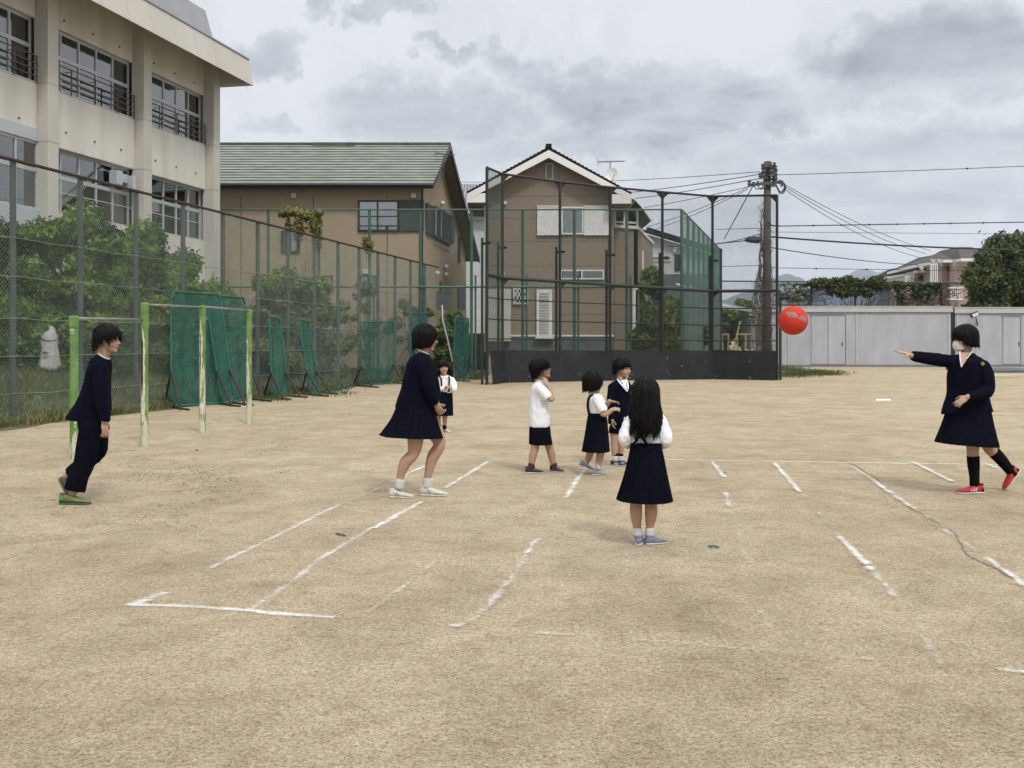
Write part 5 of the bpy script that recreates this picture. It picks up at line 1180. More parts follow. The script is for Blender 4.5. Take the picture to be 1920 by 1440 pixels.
# ---------------------------------------------------------------- grass, pebbles, litter
def blades(rects, n, h, wd, seed, lean=.5):
    """upright grass blades; rects = list of functions returning a random ground point"""
    r = random.Random(seed); V = []
    for k in range(n):
        p = r.choice(rects)(r); hh = h*r.uniform(.4,1.3); a = r.uniform(0, 6.28); w = Vector((math.cos(a), math.sin(a), 0))*wd*r.uniform(.6,1.2); l = Vector((r.uniform(-1,1), r.uniform(-1,1), 0))*hh*lean
        V += [p-w, p+w, p+w*.4+l*.4+Vector((0,0,hh*.65)), p+l+Vector((0,0,hh))]
    V = np.array([tuple(v) for v in V], dtype=np.float32); k = len(V)//4
    me = bpy.data.meshes.new('grass'); me.vertices.add(4*k); me.vertices.foreach_set('co', V.ravel()); me.loops.add(4*k); me.loops.foreach_set('vertex_index', np.arange(4*k, dtype=np.int32))
    me.polygons.add(k); me.polygons.foreach_set('loop_start', np.arange(0,4*k,4,dtype=np.int32)); me.polygons.foreach_set('loop_total', np.full(k,4,dtype=np.int32)); me.update(); me.validate(); return me
def along(o0, o1, y0=14, y1=45, pw=1.0):
    def f(r): Y = y0+(y1-y0)*r.random()**1.3; of = o0+(o1-o0)*r.random()**pw; return fence_pt(Y, bank(Y, of)-.01, of)
    return f
def stuff(name, me, mt_, label): o = obj(name, me, M_[mt_]); tag(o, label, 'grass', kind='stuff')
stuff('dry_grass', blades([along(-.25,.50), along(-.15,.3), along(-1.6,.2)], 11000, .15, .006, 1), 'grass_dry', 'dry yellowish weeds along the foot of the left fence')
stuff('grass', blades([along(-.4,.45), along(-3.5,0), along(-3.5,0), along(-7,-1)], 42000, .15, .008, 2), 'grass_green', 'green grass on the strip behind the left fence')
def tri(u0, u1, v0, v1, ex=.35):
    def f(r):
        c = f.c[r.randrange(len(f.c))]; p = G(c[0], c[1]); return p+Vector((r.gauss(0,ex*.6), r.gauss(0,ex), 0))
    rr = random.Random(int(u0*7+v0)); f.c = [(rr.uniform(u0,u1), rr.uniform(v0,v1)) for _ in range(26)]; return f
stuff('grass', blades([tri(1462,1500,690,708,.8), tri(1500,1560,698,704,.6)], 5000, .14, .010, 3), 'grass_green', 'patch of green grass at the right foot of the backstop')
stuff('grass', blades([tri(640,760,712,722,.5), tri(500,640,728,742,.5), tri(440,520,740,752,.3), tri(880,905,700,712,.3)], 6000, .09, .009, 4), 'grass_green', 'short grass around the foot of the practice nets')
stuff('weeds', blades([tri(60,480,865,905,.12), tri(100,420,900,990,.10), tri(440,720,760,900,.14), tri(60,300,830,880,.2), tri(430,700,740,790,.3)], 2600, .013, .003, 5, 2.2), 'grass_dry', 'scattered tiny dry weeds on the sand at the left')
stuff('weeds', blades([tri(240,400,875,905,.10), tri(330,450,890,930,.08), tri(500,560,790,905,.12)], 900, .012, .003, 6, 2.2), 'grass_green', 'tiny green weeds on the sand near the walking boy')
r_ = random.Random(9); m = MB()
for k in range(3800):
    Y = 3.0+11*r_.random()**1.6; X_ = (r_.uniform(-.52,.52))*Y; s = r_.uniform(.0018,.0055)*(1.6 if r_.random() < .03 else 1); c = Vector((X_, Y, s*.35))
    o6 = [c+Vector(q)*s*r_.uniform(.7,1.2) for q in ((1,0,0),(0,1,0),(-1,0,0),(0,-1,0),(0,0,.8),(0,0,-.6))]
    m.add(o6, [(0,1,4),(1,2,4),(2,3,4),(3,0,4),(1,0,5),(2,1,5),(3,2,5),(0,3,5)])
o = obj('pebbles', m, mat('pebble', (.16,.13,.10), .9, .3, 60, col2=(.46,.40,.32), island=.4)); tag(o, 'fine gravel and pebbles strewn over the sand', 'gravel', kind='stuff')
def scrap(label, u0, v0, u1, v1, seed):
    a, b = G(u0, v0), G(u1, v1); m = MB(); r = random.Random(seed)
    for k in range(5): o_ = Vector((r.uniform(-.008,.008), r.uniform(-.03,.03), .006)); m.tube([a.lerp(b, r.uniform(0,.2))+o_, a.lerp(b,.5)+o_+Vector((0,r.uniform(-.02,.02),.006)), a.lerp(b, r.uniform(.8,1))+o_], .003, 4)
    single('net_scrap', m, M_['tube_green'], label, 'scrap', a)
scrap('torn green net scrap on the sand between the white lines, left of centre', 626, 1001, 652, 1007, 1)
scrap('torn green net scrap on the sand right of the long-haired girl', 1327, 1026, 1349, 1028, 2)
scrap('torn green net scrap lying on the broken chalk line behind the players', 1346, 886, 1362, 887, 3)
def stone(label, u, v, s):
    p = G(u, v); m = MB(); m.ell(p+Vector((0,0,s*.4)), ((s,0,0),(0,s*.8,0),(0,0,s*.6)), 8, 6); single('stone', m, M_['rust_dark'], label, 'stone', p, smooth=True)
stone('small dark stone on the sand below the middle green post', 369, 845, .016)
stone('small dark stone on the sand left of the leaning girl', 488, 852, .011)
# ---------------------------------------------------------------- people
mm('skin', (.40, .245, .17), .55, .06, 9, .05, 80)
mm('lip', (.36, .13, .11), .5, .05, 9); mm('eye_white', (.55, .53, .5), .3, .02, 5); mm('eye_dark', (.012, .008, .006), .15, .1, 5)
mm('hair_black', (.0050, .0040, .0040), .40, .6, 30, .3, 60, stretch=(6, 6, .6), spec=.14)
mm('navy_wool', (.0042, .0048, .0125), .95, .25, 40, .3, 300, spec=.05)
mm('navy_skirt', (.0042, .0048, .0095), .95, .25, 30, .2, 250, spec=.04)
mm('white_shirt', (.74, .745, .78), .85, .03, 8, .15, 60)
mm('white_cloth', (.66, .66, .65), .8, .04, 10)
mm('sock_white', (.52, .51, .50), .9, .06, 30, .2, 200); mm('sock_black', (.005, .005, .006), .95, .2, 30, .2, 200, spec=.08); mm('sock_maroon', (.09, .012, .02), .9, .1, 30)
mm('shoe_cream', (.56, .54, .46), .6, .06, 20); mm('shoe_sole', (.55, .54, .50), .7, .06, 20); mm('shoe_red', (.40, .022, .022), .55, .1, 20); mm('shoe_blue', (.018, .035, .13), .5, .2, 20)
mm('shoe_lilac', (.17, .185, .27), .6, .1, 20); mm('shoe_grey', (.28, .27, .29), .6, .2, 20); mm('shoe_dark', (.028, .028, .032), .6, .2, 20); mm('shoe_yellow', (.15, .165, .05), .5, .15, 20); mm('shoe_slate', (.05, .08, .085), .55, .2, 20)
mm('gold', (.30, .22, .06), .5, .1, 20); mm('green_mark', (.03, .30, .09), .5, .1, 5)
UP = Vector((0, 0, 1))
def rloft(mb, Y, rings, sub=4, n=44, pleat=0, npl=18, caps=(True, True), seed=0, waves=0):
    """stack of elliptical rings: (u_left, u_right, v or (v_left, v_right), half depth m[, depth shift])"""
    R = []
    for r in rings:
        vl, vr = r[2] if isinstance(r[2], tuple) else (r[2], r[2]); d = r[4] if len(r) > 4 else 0
        a = P(r[0], vl, Y+d); b = P(r[1], vr, Y+d); R.append(np.array([(a.x+b.x)/2, Y+d, (a.z+b.z)/2, (b.x-a.x)/2, r[3], (b.z-a.z)/2]))
    R = cat(R, sub); out = []; L_ = len(R)-1
    for k, (x, y, z, rx, ry, tz) in enumerate(R):
        ring = []; f = k/L_
        for i in range(n*(3 if pleat else 1)):
            t = 2*math.pi*i/(n*(3 if pleat else 1)); w = 1.0
            if pleat: ph = (t*npl/(2*math.pi)) % 1.0; w += pleat*(.25+.75*f)*((ph*1.25 if ph < .8 else (1-ph)*5)-.5)
            if waves: w += waves*f*f*(math.sin(3*t+seed)+.6*math.sin(7*t+seed*2))
            ring.append((x+math.cos(t)*rx*w, y+math.sin(t)*ry*w, z+math.cos(t)*tz))
        out.append(ring)
    mb.rings(out, *caps); return R
def J(u, v, Y, d=0): return P(u, v, Y+d)
def add_head(mb, C, f, up, H):
    f = Vector(f).normalized(); up = (Vector(up)-f*Vector(up).dot(f)).normalized(); l = up.cross(f)
    loc = lambda a, b, c: C + (f*a + l*b + up*c)*H
    def e(a, b, c, ra, rb, rc, n=24, m=16): mb.ell(loc(a,b,c), (f*ra*H, l*rb*H, up*rc*H), n, m)
    e(-.05,0,.13,.44,.365,.37); e(.08,0,-.06,.31,.30,.38); e(.13,0,-.28,.215,.225,.19); e(.275,0,-.41,.085,.10,.075)
    e(.22,.15,-.15,.13,.125,.14); e(.22,-.15,-.15,.13,.125,.14); e(.30,0,.14,.10,.24,.13)
    mb.limb([(loc(.36,0,.05), .032*H), (loc(.405,0,-.05), .038*H), (loc(.445,0,-.125), .052*H)], 10, 4); e(.395,.05,-.145,.04,.035,.03,10,8); e(.395,-.05,-.145,.04,.035,.03,10,8)
    e(.365,0,-.235,.045,.10,.03,12,8); e(.352,0,-.285,.045,.085,.03,12,8)
    for s in (1,-1):
        e(-.03,.34*s,-.03,.075,.035,.115,14,10); e(.0,.33*s,-.10,.045,.03,.05,10,8)
    return loc, f, l, up
def face_parts(root, loc, f, l, up, H, mouth=True):
    for s in (1,-1):
        m = MB(); m.ell(loc(.332,.145*s,.005), (f*.030*H, l*.062*H, up*.030*H), 14, 8); e = obj('eye', m, M_['eye_white'], root, smooth=True)
        m = MB(); m.ell(loc(.347,.140*s,.005), (f*.022*H, l*.034*H, up*.031*H), 12, 8); m.tube(cat([loc(.335,.075*s,.012), loc(.366,.14*s,.040), loc(.325,.215*s,.018)], 4), .009*H, 5); obj('pupil', m, M_['eye_dark'], e, smooth=True)
        m = MB(); m.tube(cat([loc(.375,.065*s,.098), loc(.372,.15*s,.125), loc(.320,.235*s,.10)], 4), [.008*H+.007*H*math.sin(math.pi*i/8) for i in range(9)], 6); obj('eyebrow', m, M_['hair_black'], root)
    if mouth:
        m = MB(); m.ell(loc(.372,0,-.238), (f*.040*H, l*.080*H, up*.020*H), 14, 8); m.ell(loc(.362,0,-.272), (f*.040*H, l*.065*H, up*.022*H), 14, 8); obj('mouth', m, M_['lip'], root, smooth=True)
def hair(root, loc, f, l, up, H, end, seed=0, vol=1.0, n=420, wid=.030, mess=.05, part=0, hang_in=.0, name='hair', rr=(.47,.405,.43), wave=0.0):
    rng = random.Random(seed); HC = (-.055, 0, .125); rx, ry, rz = rr[0]*vol, rr[1]*vol, rr[2]*vol
    def path(th, t0, ze, off, m_=12, jit=0):
        """points from polar start t0 down the skull, then hanging to height ze"""
        pts = []; ph_max = math.radians(100); zz = (ze-HC[2])/rz
        if zz > math.cos(ph_max): phe = math.acos(max(-1, min(1, zz))); hang = 0
        else: phe = ph_max; hang = (HC[2]+rz*math.cos(ph_max)) - ze
        arc = (phe-t0)*.42; tot = arc+hang
        for k in range(m_+1):
            s = tot*k/m_
            if s <= arc or hang == 0: ph = t0+(phe-t0)*(s/arc if arc > 1e-6 else 0); z = HC[2]+rz*math.cos(ph); r = math.sin(ph); q = 0
            else: r = math.sin(phe); q = s-arc; z = HC[2]+rz*math.cos(phe)-q
            th2 = th + jit*k/m_; sh = 1+off-hang_in*min(1, q*1.6)
            wv = wave*math.sin(q*9+seed+th*5)*min(1, q*2)
            pts.append((HC[0]+rx*r*math.cos(th2)*sh, (ry*r*math.sin(th2)+wv)*sh, z+(off*rz if q == 0 else 0)))
        return [loc(*p) for p in pts]
    m = MB(); nt, np_ = 60, 14; rings = []
    cols_ = [path(2*math.pi*i/nt, .02, end(2*math.pi*i/nt)+.03*math.sin(i*2.3), -.03+.018*math.sin(i*1.7), np_) for i in range(nt)]
    m.rings([[cols_[i][k] for i in range(nt)] for k in range(np_+1)], True, False)
    inner = [[loc(*[0,0,0]) for i in range(nt)]]
    for k in range(n):
        th = rng.uniform(0, 2*math.pi); ze = end(th)+rng.gauss(0, mess); t0 = rng.uniform(.0, .9) if rng.random() < .6 else rng.uniform(.3, 1.3)
        zz = (ze-HC[2])/rz
        if zz > -.17 and math.acos(max(-1,min(1,zz))) < t0+.25: t0 = max(0, math.acos(max(-1,min(1,zz)))-.5)
        pts = path(th, t0, ze, rng.uniform(-.015,.045), 9, rng.gauss(0,.18)); w = wid*rng.uniform(.6,1.4)*H
        if mess > .06: pts[-1] = pts[-1] + (pts[-1]-loc(*HC)).normalized()*rng.uniform(-.01,.07)*H; pts[-2] = pts[-2] + (pts[-2]-loc(*HC)).normalized()*rng.uniform(0,.035)*H
        m.tube(pts, [w*(.35+.75*math.sin(math.pi*(i/9)**.7)) if i < 9 else w*.12 for i in range(10)], 5, True, .45)
    for k in range(150):       # loose single strands
        th = rng.uniform(0, 2*math.pi); ze = end(th)+rng.gauss(0, mess+.05); pts = path(th, rng.uniform(0,.8), ze, rng.uniform(.03,.075), 9, rng.gauss(0,.35)); m.tube(pts, .0045*H/.22*.25, 3, True, 1)
    return obj(name, m, M_['hair_black'], root, smooth=True)
def hand(mb, W, D, N, T, s, curl=.5, spread=.12):
    """palm, four jointed fingers and a thumb; D along the hand, N the palm side, T towards the thumb"""
    D = Vector(D).normalized(); N = Vector(N); N = (N-D*N.dot(D)).normalized(); T0 = Vector(T); S = D.cross(N); S = S if S.dot(T0) > 0 else -S
    mb.ell(W+D*.27*s, (D*.31*s, S*.215*s, N*.085*s), 16, 10); mb.limb([(W-D*.10*s, .145*s), (W+D*.06*s, .15*s)], 12, 3)
    for i, (o, L_, sp) in enumerate(((.155,.44,1),(.052,.49,.3),(-.05,.46,-.35),(-.15,.37,-1))):
        p = W+D*.48*s+S*o*s; d = (D+S*sp*spread).normalized(); pts = [(p-D*.1*s, .052*s), (p, .050*s)]; a = 0
        for k, seg in enumerate((.46,.32,.26)):
            a += curl*(.55+.35*k)*(1+.12*i); dd = (d*math.cos(a)+N*math.sin(a)).normalized(); p = p+dd*L_*seg*s; pts.append((p, (.047-.005*k)*s))
        mb.limb(pts, 8, 3)
    p = W+D*.10*s+S*.13*s; a1 = (D*.62+S*.72+N*.30).normalized(); a2 = (D*.85+S*.30+N*.42*(1+curl)).normalized()
    mb.limb([(p, .068*s), (p+a1*.22*s, .058*s), (p+a1*.22*s+a2*.17*s, .048*s), (p+a1*.22*s+a2*.31*s, .040*s)], 8, 3)
def shoe(root, heel, d, L_, up_m, sole_m, laces=None, collar=None, acc=None, pitch=0.0, hgt=1.0, name='shoe'):
    """heel = back of the sole on the ground, d = direction of the toes"""
    d = Vector(d).normalized(); side = Vector((d.y, -d.x, 0)).normalized(); u = side.cross(d).normalized(); u = u if u.z > 0 or abs(u.z) < .05 else -u
    heel = Vector(heel); secs = [(.0,.06,.17),(.03,.115,.27),(.10,.14,.335),(.22,.15,.335),(.33,.15,.31),(.45,.16,.245),(.6,.175,.185),(.75,.178,.145),(.88,.155,.115),(.96,.10,.085),(1.0,.03,.05)]
    def ring(t, hw, h, z0, n=20):
        o = []
        for i in range(n):
            a = 2*math.pi*i/n; c, s = math.cos(a), math.sin(a); x = hw*(abs(c)**.75)*(1 if c > 0 else -1); z = z0+h/2*(1+(abs(s)**.8)*(1 if s > 0 else -1))
            o.append(heel + d*t*L_ + side*x*L_ + u*z*L_)
        return o
    m = MB(); m.rings([ring(t, w*.97, h*hgt-.03, .055) for t, w, h in secs]); sh = obj(name, m, M_[up_m], root, smooth=True)
    m = MB(); m.rings([ring(t, w*1.08, .07 if t < .5 else .058, 0 if t < .85 else .012*(t-.85)/.15) for t, w, h in secs]); obj('sole', m, M_[sole_m], sh, smooth=True)
    m = MB(); c = heel+d*.17*L_+u*.325*hgt*L_; m.tube([c+(d*math.cos(a)*.14+side*math.sin(a)*.115)*L_ for a in [i*math.pi/8 for i in range(17)]], .028*L_, 6); obj('collar', m, M_[collar or up_m], sh, smooth=True)
    if laces:
        m = MB()
        for k in range(4): t = .36+.065*k; h = (.315-.04*k-.028*k*.5)*hgt; m.tube(cat([heel+d*t*L_-side*.085*L_+u*(h-.03)*L_, heel+d*(t+.02)*L_+u*(h+.012)*L_, heel+d*(t+.01)*L_+side*.085*L_+u*(h-.03)*L_], 3), .012*L_, 5)
        obj('laces', m, M_[laces], sh)
    if acc:
        for kind, mt_, sgn in acc:
            m = MB(); q = lambda t, z, o=.16: heel+d*t*L_+side*o*sgn*L_+u*z*L_
            if kind == 'stripes':
                for k in range(3): m.bar(q(.36+.09*k,.10,.165), q(.30+.09*k,.235-.02*k,.125), .012, .035*L_)
            elif kind == 'letter':
                w_ = .022*L_; a, b, c_, e_ = q(.30,.10), q(.335,.24,.135), q(.43,.10,.168), q(.465,.23,.125); m.bar(a, b, .006, w_); m.bar(b, c_, .006, w_); m.bar(c_, e_, .006, w_)
            elif kind == 'tri': m.poly([q(.06,.14,.145), q(.20,.16,.155), q(.10,.27,.138)], side*sgn*.004)
            elif kind == 'heel': m.rings([ring(t, w*1.02, h*.7, .04) for t, w, h in secs[:3]])
            obj('shoe_mark', m, M_[mt_], sh)
    return sh
def finish_body(root, mb, vox=.0055): return obj('body', remesh(mb, vox, 3, .5), M_['skin'], root, smooth=True)
def garment(root, name, mt_, Y, rings, sleeves=(), vox=.009, it=5, folds=(.006, 9, 5, 0), **k):
    m = MB(); rloft(m, Y, rings, **k)
    for s in sleeves:          # round at the shoulder, cut straight at the cuff
        ps = cat([q[0] for q in s], 4); rr = catf([q[1] for q in s], 4); d0 = (ps[0]-ps[1]).normalized(); r0 = rr[0]
        m.tube([ps[0]+d0*r0*.85, ps[0]+d0*r0*.5]+ps, [r0*.45, r0*.85]+rr, 20)
    return obj(name, remesh(m, vox, it, .5, folds), M_[mt_], root, smooth=True)
def skirt(root, name, mt_, Y, rings, npl=22, pleat=.045, waves=.02, seed=0):
    m = MB(); rloft(m, Y, rings, 6, 60, pleat, npl, (True, False), seed, waves); return obj(name, m, M_[mt_], root, smooth=False)
def sock(root, pts, mt_, name='sock'): m = MB(); m.tube(cat([p for p, r in pts], 3), catf([r for p, r in pts], 3), 18); return obj(name, m, M_[mt_], root, smooth=True)
def ringtube(c, rx, ry, tiltx, r, n=24, a0=0, a1=2*math.pi, zf=None):
    return [Vector((c.x+math.cos(a)*rx, c.y+math.sin(a)*ry, c.z+math.cos(a)*tiltx+(zf(a) if zf else 0))) for a in [a0+(a1-a0)*i/n for i in range(n+1)]]
def person(label, u, Y, grp=None): return thing('person', label, 'person', P(u, 0, Y)*Vector((1,1,0)) if False else Vector(((u-CU)*Y/F, Y, 0)), grp)
def bell(th, segs):
    """end height by azimuth: segs = (deg, z) with 0 = front, 180 = back, symmetric"""
    a = abs((math.degrees(th)+180) % 360-180)
    for i in range(len(segs)-1):
        if a <= segs[i+1][0]: t = (a-segs[i][0])/(segs[i+1][0]-segs[i][0]); t = t*t*(3-2*t); return segs[i][1]+(segs[i+1][1]-segs[i][1])*t
    return segs[-1][1]
def torso_core(b, Y, top, bot, w0, w1, ry, d=0): rloft(b, Y, [(top[0]-w0*.5, top[0]+w0*.5, top[1], ry*.5, d), (top[0]-w0, top[0]+w0, top[1]+8, ry*.85, d), ((top[0]+bot[0])/2-w1, (top[0]+bot[0])/2+w1, (top[1]+bot[1])/2, ry*.8, d), (bot[0]-w1, bot[0]+w1, bot[1], ry*.85, d)])

# --- 1 boy walking at the left
Y = 9.36; r = person('boy in dark navy suit walking right beside the green bars, in yellow-green shoes', 150, Y); j = lambda u, v, d=0: J(u, v, Y, d); H = .238
b = MB(); C = j(203, 637); loc, f, l, up = add_head(b, C, (1,-.12,-.02), (.06,0,1), H)
b.limb([(loc(-.10,0,-.2), .062), (j(192,668), .055), (j(187,682), .075)]); torso_core(b, Y, (187,682), (170,780), 13, 14, .115)
for d, sh, el, wr in ((-.17,(190,690),(188,742),(195,788)), (.17,(188,690),(178,742),(184,785))): b.limb([(j(*sh,d), .045), (j(*el,d*1.15), .037), (j(*wr,d), .026)])
hand(b, j(195.5,791,-.17), (.12,0,-1), (-.75,.6,0), (.9,0,.1), .165, .42); hand(b, j(185,788,.17), (.1,0,-1), (-.7,-.6,0), (1,0,0), .165, .4)
b.limb([(j(171,798,-.08), .062), (j(161,862,-.09), .055), (j(150,885,-.09), .05), (j(136,925,-.09), .035)]); b.limb([(j(176,798,.08), .062), (j(186,838,.09), .052), (j(160,868,.10), .05), (j(124,893,.11), .035)])
finish_body(r, b); face_parts(r, loc, f, l, up, H)
hair(r, loc, f, l, up, H, lambda t: bell(t, [(0,.21),(40,.16),(62,.02),(80,-.02),(105,-.16),(180,-.24)]), 1, 1.08, 560, .028, .12)
garment(r, 'jacket', 'navy_wool', Y, [(184,203,(660,672),.062),(176,205,(669,675),.125),(171,206,682,.165),(168,207,692,.185),(160,206.5,715,.175),(150,205,745,.16),(136,205,(768,772),.16),(124,204,(784,793),.165)],
        [[(j(189,690,-.16), .062), (j(189,720,-.185), .060), (j(190,750,-.19), .055), (j(196,789,-.17), .048)], [(j(188,690,.16), .06), (j(181,742,.19), .052), (j(186,785,.17), .045)]], folds=(.013, 8, 4, 3))
garment(r, 'trousers', 'navy_skirt', Y, [(149,192,776,.15),(148,191,798,.157),(152,187,815,.13)], [[(j(171,795,-.08), .098), (j(166,830,-.09), .098), (j(160,865,-.09), .092), (j(150,888,-.09), .086), (j(140,919,-.09), .090)], [(j(176,795,.08), .095), (j(185,838,.09), .085), (j(160,866,.10), .078), (j(134,889,.11), .074)]], folds=(.013, 9, 4, 5))
m = MB(); m.tube(ringtube(j(194.5,667), .046, .060, -.030, .008), .007, 6); obj('collar', m, M_['white_cloth'], r, smooth=True)
fy = Y-.09; shoe(r, (P(112,0,fy).x, fy, 0), (1,-.05,0), .285, 'shoe_yellow', 'shoe_slate', 'shoe_slate', 'shoe_slate', [('heel','shoe_slate',1),('tri','green_mark',-1),('tri','green_mark',1)])
hp = j(109,897,.11); tpn = Vector((P(128,0,Y+.11).x, Y+.11, .03)); shoe(r, hp, tpn-hp, .24, 'shoe_slate', 'shoe_yellow')

# --- 2 leaning girl, centre left
Y = 9.75; r = person('taller girl with bobbed hair leaning forward in a navy jacket and flared skirt, white shoes', 780, Y); j = lambda u, v, d=0: J(u, v, Y, d); H = .235
b = MB(); C = j(798.5, 634.5); loc, f, l, up = add_head(b, C, (.97,.22,-.06), (.10,0,1), H)
b.limb([(loc(-.10,0,-.2), .056), (j(793,658), .050), (j(788,672), .065)]); torso_core(b, Y, (787,672), (775,780), 15, 18, .125)
b.limb([(j(797,682,-.16), .042), (j(806,728,-.18), .034), (j(817,758,-.10), .025)]); b.limb([(j(800,682,.16), .042), (j(817,728,.15), .034), (j(819,758,.0), .025)])
hand(b, j(816.5,758,-.09), (.55,.2,-.75), (.2,.9,.2), (.5,-.2,.7), .155, .8); hand(b, j(817,762,.02), (.5,-.35,-.6), (.1,-.9,.1), (.6,.1,.8), .155, .8)
b.limb([(j(776,790,-.08), .082), (j(779,822,-.08), .078), (j(775,850,-.09), .057), (j(760,868,-.09), .056), (j(751,892,-.09), .037), (j(748,912,-.09), .036)])
b.limb([(j(798,785,.08), .082), (j(816,812,.06), .078), (j(824,834,.03), .058), (j(811,858,.03), .057), (j(803,890,.03), .038), (j(800,912,.03), .037)])
finish_body(r, b); face_parts(r, loc, f, l, up, H)
hair(r, loc, f, l, up, H, lambda t: bell(t, [(0,.06),(35,.03),(52,-.18),(70,-.34),(110,-.40),(180,-.44)]), 2, 1.03, 560, .030, .035, hang_in=.10)
garment(r, 'jacket', 'navy_wool', Y, [(784,801,661,.07),(773,808,669,.15),(764,812,681,.185),(757,815,702,.175),(750,816,732,.165),(743,815,(757,765),.165),(740,813,(764,777),.165)],
        [[(j(797,682,-.155), .066), (j(800,705,-.18), .062), (j(807,731,-.18), .056), (j(815.5,757,-.11), .044)], [(j(800,682,.155), .06), (j(816,728,.16), .052), (j(819,757,.02), .044)]], folds=(.013, 8, 4, 8))
skirt(r, 'skirt', 'navy_skirt', Y, [(750,812,748,.14),(742,815,765,.165),(731,820,788,.20),(711,829,(815,821),.275)], 20, .05, .035, 2)
m = MB(); m.tube(ringtube(j(792,658.5), .052, .066, -.030, .009), .010, 6); obj('collar', m, M_['white_cloth'], r, smooth=True)
for d, x0, L_, leg in ((-.09, 729, .235, [(j(751,898,-.09), .045), (j(748,917,-.09), .046)]), (.03, 786.5, .272, [(j(802.5,896,.03), .046), (j(800,915,.03), .047)])):
    sock(r, leg, 'sock_white'); shoe(r, (P(x0,0,Y+d).x, Y+d, 0), (1,-.12,0), L_, 'shoe_cream', 'shoe_sole', 'sock_white', None, [('letter','shoe_grey',-1),('letter','shoe_grey',1)])

# --- 3 small girl far away
Y = 16.63; r = person('small girl with two ponytails facing the camera in the distance, hands clasped', 834, Y); j = lambda u, v, d=0: J(u, v, Y, d); H = .222
b = MB(); C = j(831, 689.3); loc, f, l, up = add_head(b, C, (.25,-.97,.05), (-.12,0,1), H)
b.limb([(loc(-.10,0,-.2), .048), (j(833,703), .042), (j(833,708), .055)]); torso_core(b, Y, (833.5,707), (833.5,742), 10, 12, .08)
b.limb([(j(821,712), .032), (j(818,729,-.02), .027), (j(836,727.5,-.16), .021)]); b.limb([(j(848,712), .032), (j(851,730,-.02), .027), (j(845,727.5,-.16), .021)])
hand(b, j(837,728,-.16), (.5,-.1,.55), (.8,0,-.2), (0,-.6,.6), .12, .7); hand(b, j(844.5,728.5,-.17), (-.6,-.1,.5), (-.8,0,-.2), (0,-.5,.6), .12, .7)
b.limb([(j(824,750), .06), (j(822,775), .05), (j(821.5,783), .042), (j(823,803), .028)]); b.limb([(j(838,750), .06), (j(835,775), .05), (j(834,783), .042), (j(834,803), .028)])
finish_body(r, b, .005); face_parts(r, loc, f, l, up, H)
hr = hair(r, loc, f, l, up, H, lambda t: bell(t, [(0,.08),(45,.06),(60,.0),(80,-.10),(180,-.18)]), 3, 1.0, 380, .030, .02)
for s in (1,-1):
    m = MB(); rng = random.Random(7+s)
    for k in range(30): a = loc(-.12,.40*s,-.02); o = Vector((rng.gauss(0,1), rng.gauss(0,1), 0))*.022; m.tube(cat([a, a+Vector((-.03*-s*0, 0, -.02))+o+l*s*.05*H, a+o*1.2+l*s*.10*H+Vector((0,0,-.10)), a+o*.6+l*s*.05*H+Vector((0,0,-.17-rng.random()*.03))], 3), [.010,.012,.013,.013,.013,.012,.011,.010,.008,.003], 5)
    obj('ponytail', m, M_['hair_black'], hr, smooth=True)
garment(r, 'blouse', 'white_shirt', Y, [(826,841,704.5,.05),(820,848,708,.09),(818.5,850,716,.10),(819,850,727,.10),(820,849,737,.10)], [[(j(821,712), .045), (j(817.5,722,-.02), .052), (j(819,730,-.06), .050), (j(835,728,-.14), .035)], [(j(848,712), .045), (j(851,722,-.02), .052), (j(850.5,731,-.06), .05), (j(846,728,-.14), .035)]], .008, 4, (.010, 16, 10, 2))
skirt(r, 'skirt', 'navy_skirt', Y, [(820,848.5,734.5,.10),(818.5,849,750,.125),(816.5,849.5,779,.155)], 16, .04, .02, 1)
m = MB()
for a in ([(824.5,706,-.055),(827,711,-.105),(828,722,-.115),(829,735,-.11)], [(841.5,706,-.055),(842.5,711,-.105),(842,722,-.115),(841.5,735,-.11)]): m.tube(cat([j(*q) for q in a], 4), .013, 6, True, .5)
obj('suspender', m, M_['navy_skirt'], r)
m = MB(); m.tube(ringtube(j(833,705), .058, .055, 0, .01, zf=lambda a: .012*math.sin(a)), .014, 6); m.poly([j(833.5,707,-.085), j(827,705,-.07), j(829,709.5,-.10)], (0,-.006,0)); m.poly([j(833.5,707,-.085), j(839,709.5,-.10), j(840,705,-.07)], (0,-.006,0)); obj('collar', m, M_['white_cloth'], r)
for u0, u1, dd in ((823.5,822.5,(.2,-1,0)), (833.5,831.5,(.62,-.78,0))):
    sock(r, [(j(u0,796.5), .034), (j(u0,804), .034)], 'sock_black'); shoe(r, (P(u1,0,Y).x-.0, Y+.07, 0), dd, .175, 'shoe_cream', 'shoe_sole')

# --- 4 boy in white shirt
Y = 11.5; r = person('boy in untucked white short-sleeved shirt looking up with a hand at his throat', 1014, Y); j = lambda u, v, d=0: J(u, v, Y, d); H = .222
b = MB(); C = j(1014.5, 692.5); loc, f, l, up = add_head(b, C, (.95,-.16,.26), (-.26,0,1), H)
b.limb([(loc(-.10,0,-.2), .050), (j(1010,712), .044), (j(1010,720), .058)]); torso_core(b, Y, (1011,720), (1011,808), 13, 14, .10)
b.limb([(j(1014,728,-.12), .036), (j(1035,750,-.16), .031), (j(1028,722,-.12), .023)]); b.limb([(j(1012,728,.12), .036), (j(1012,760,.17), .031), (j(1024,780,.12), .023)])
hand(b, j(1027.5,722,-.115), (-.35,.15,.8), (-.6,.75,.1), (-.3,-.6,-.3), .125, .55); hand(b, j(1025,782,.12), (.3,0,-.9), (0,-1,0), (1,0,0), .125, .5)
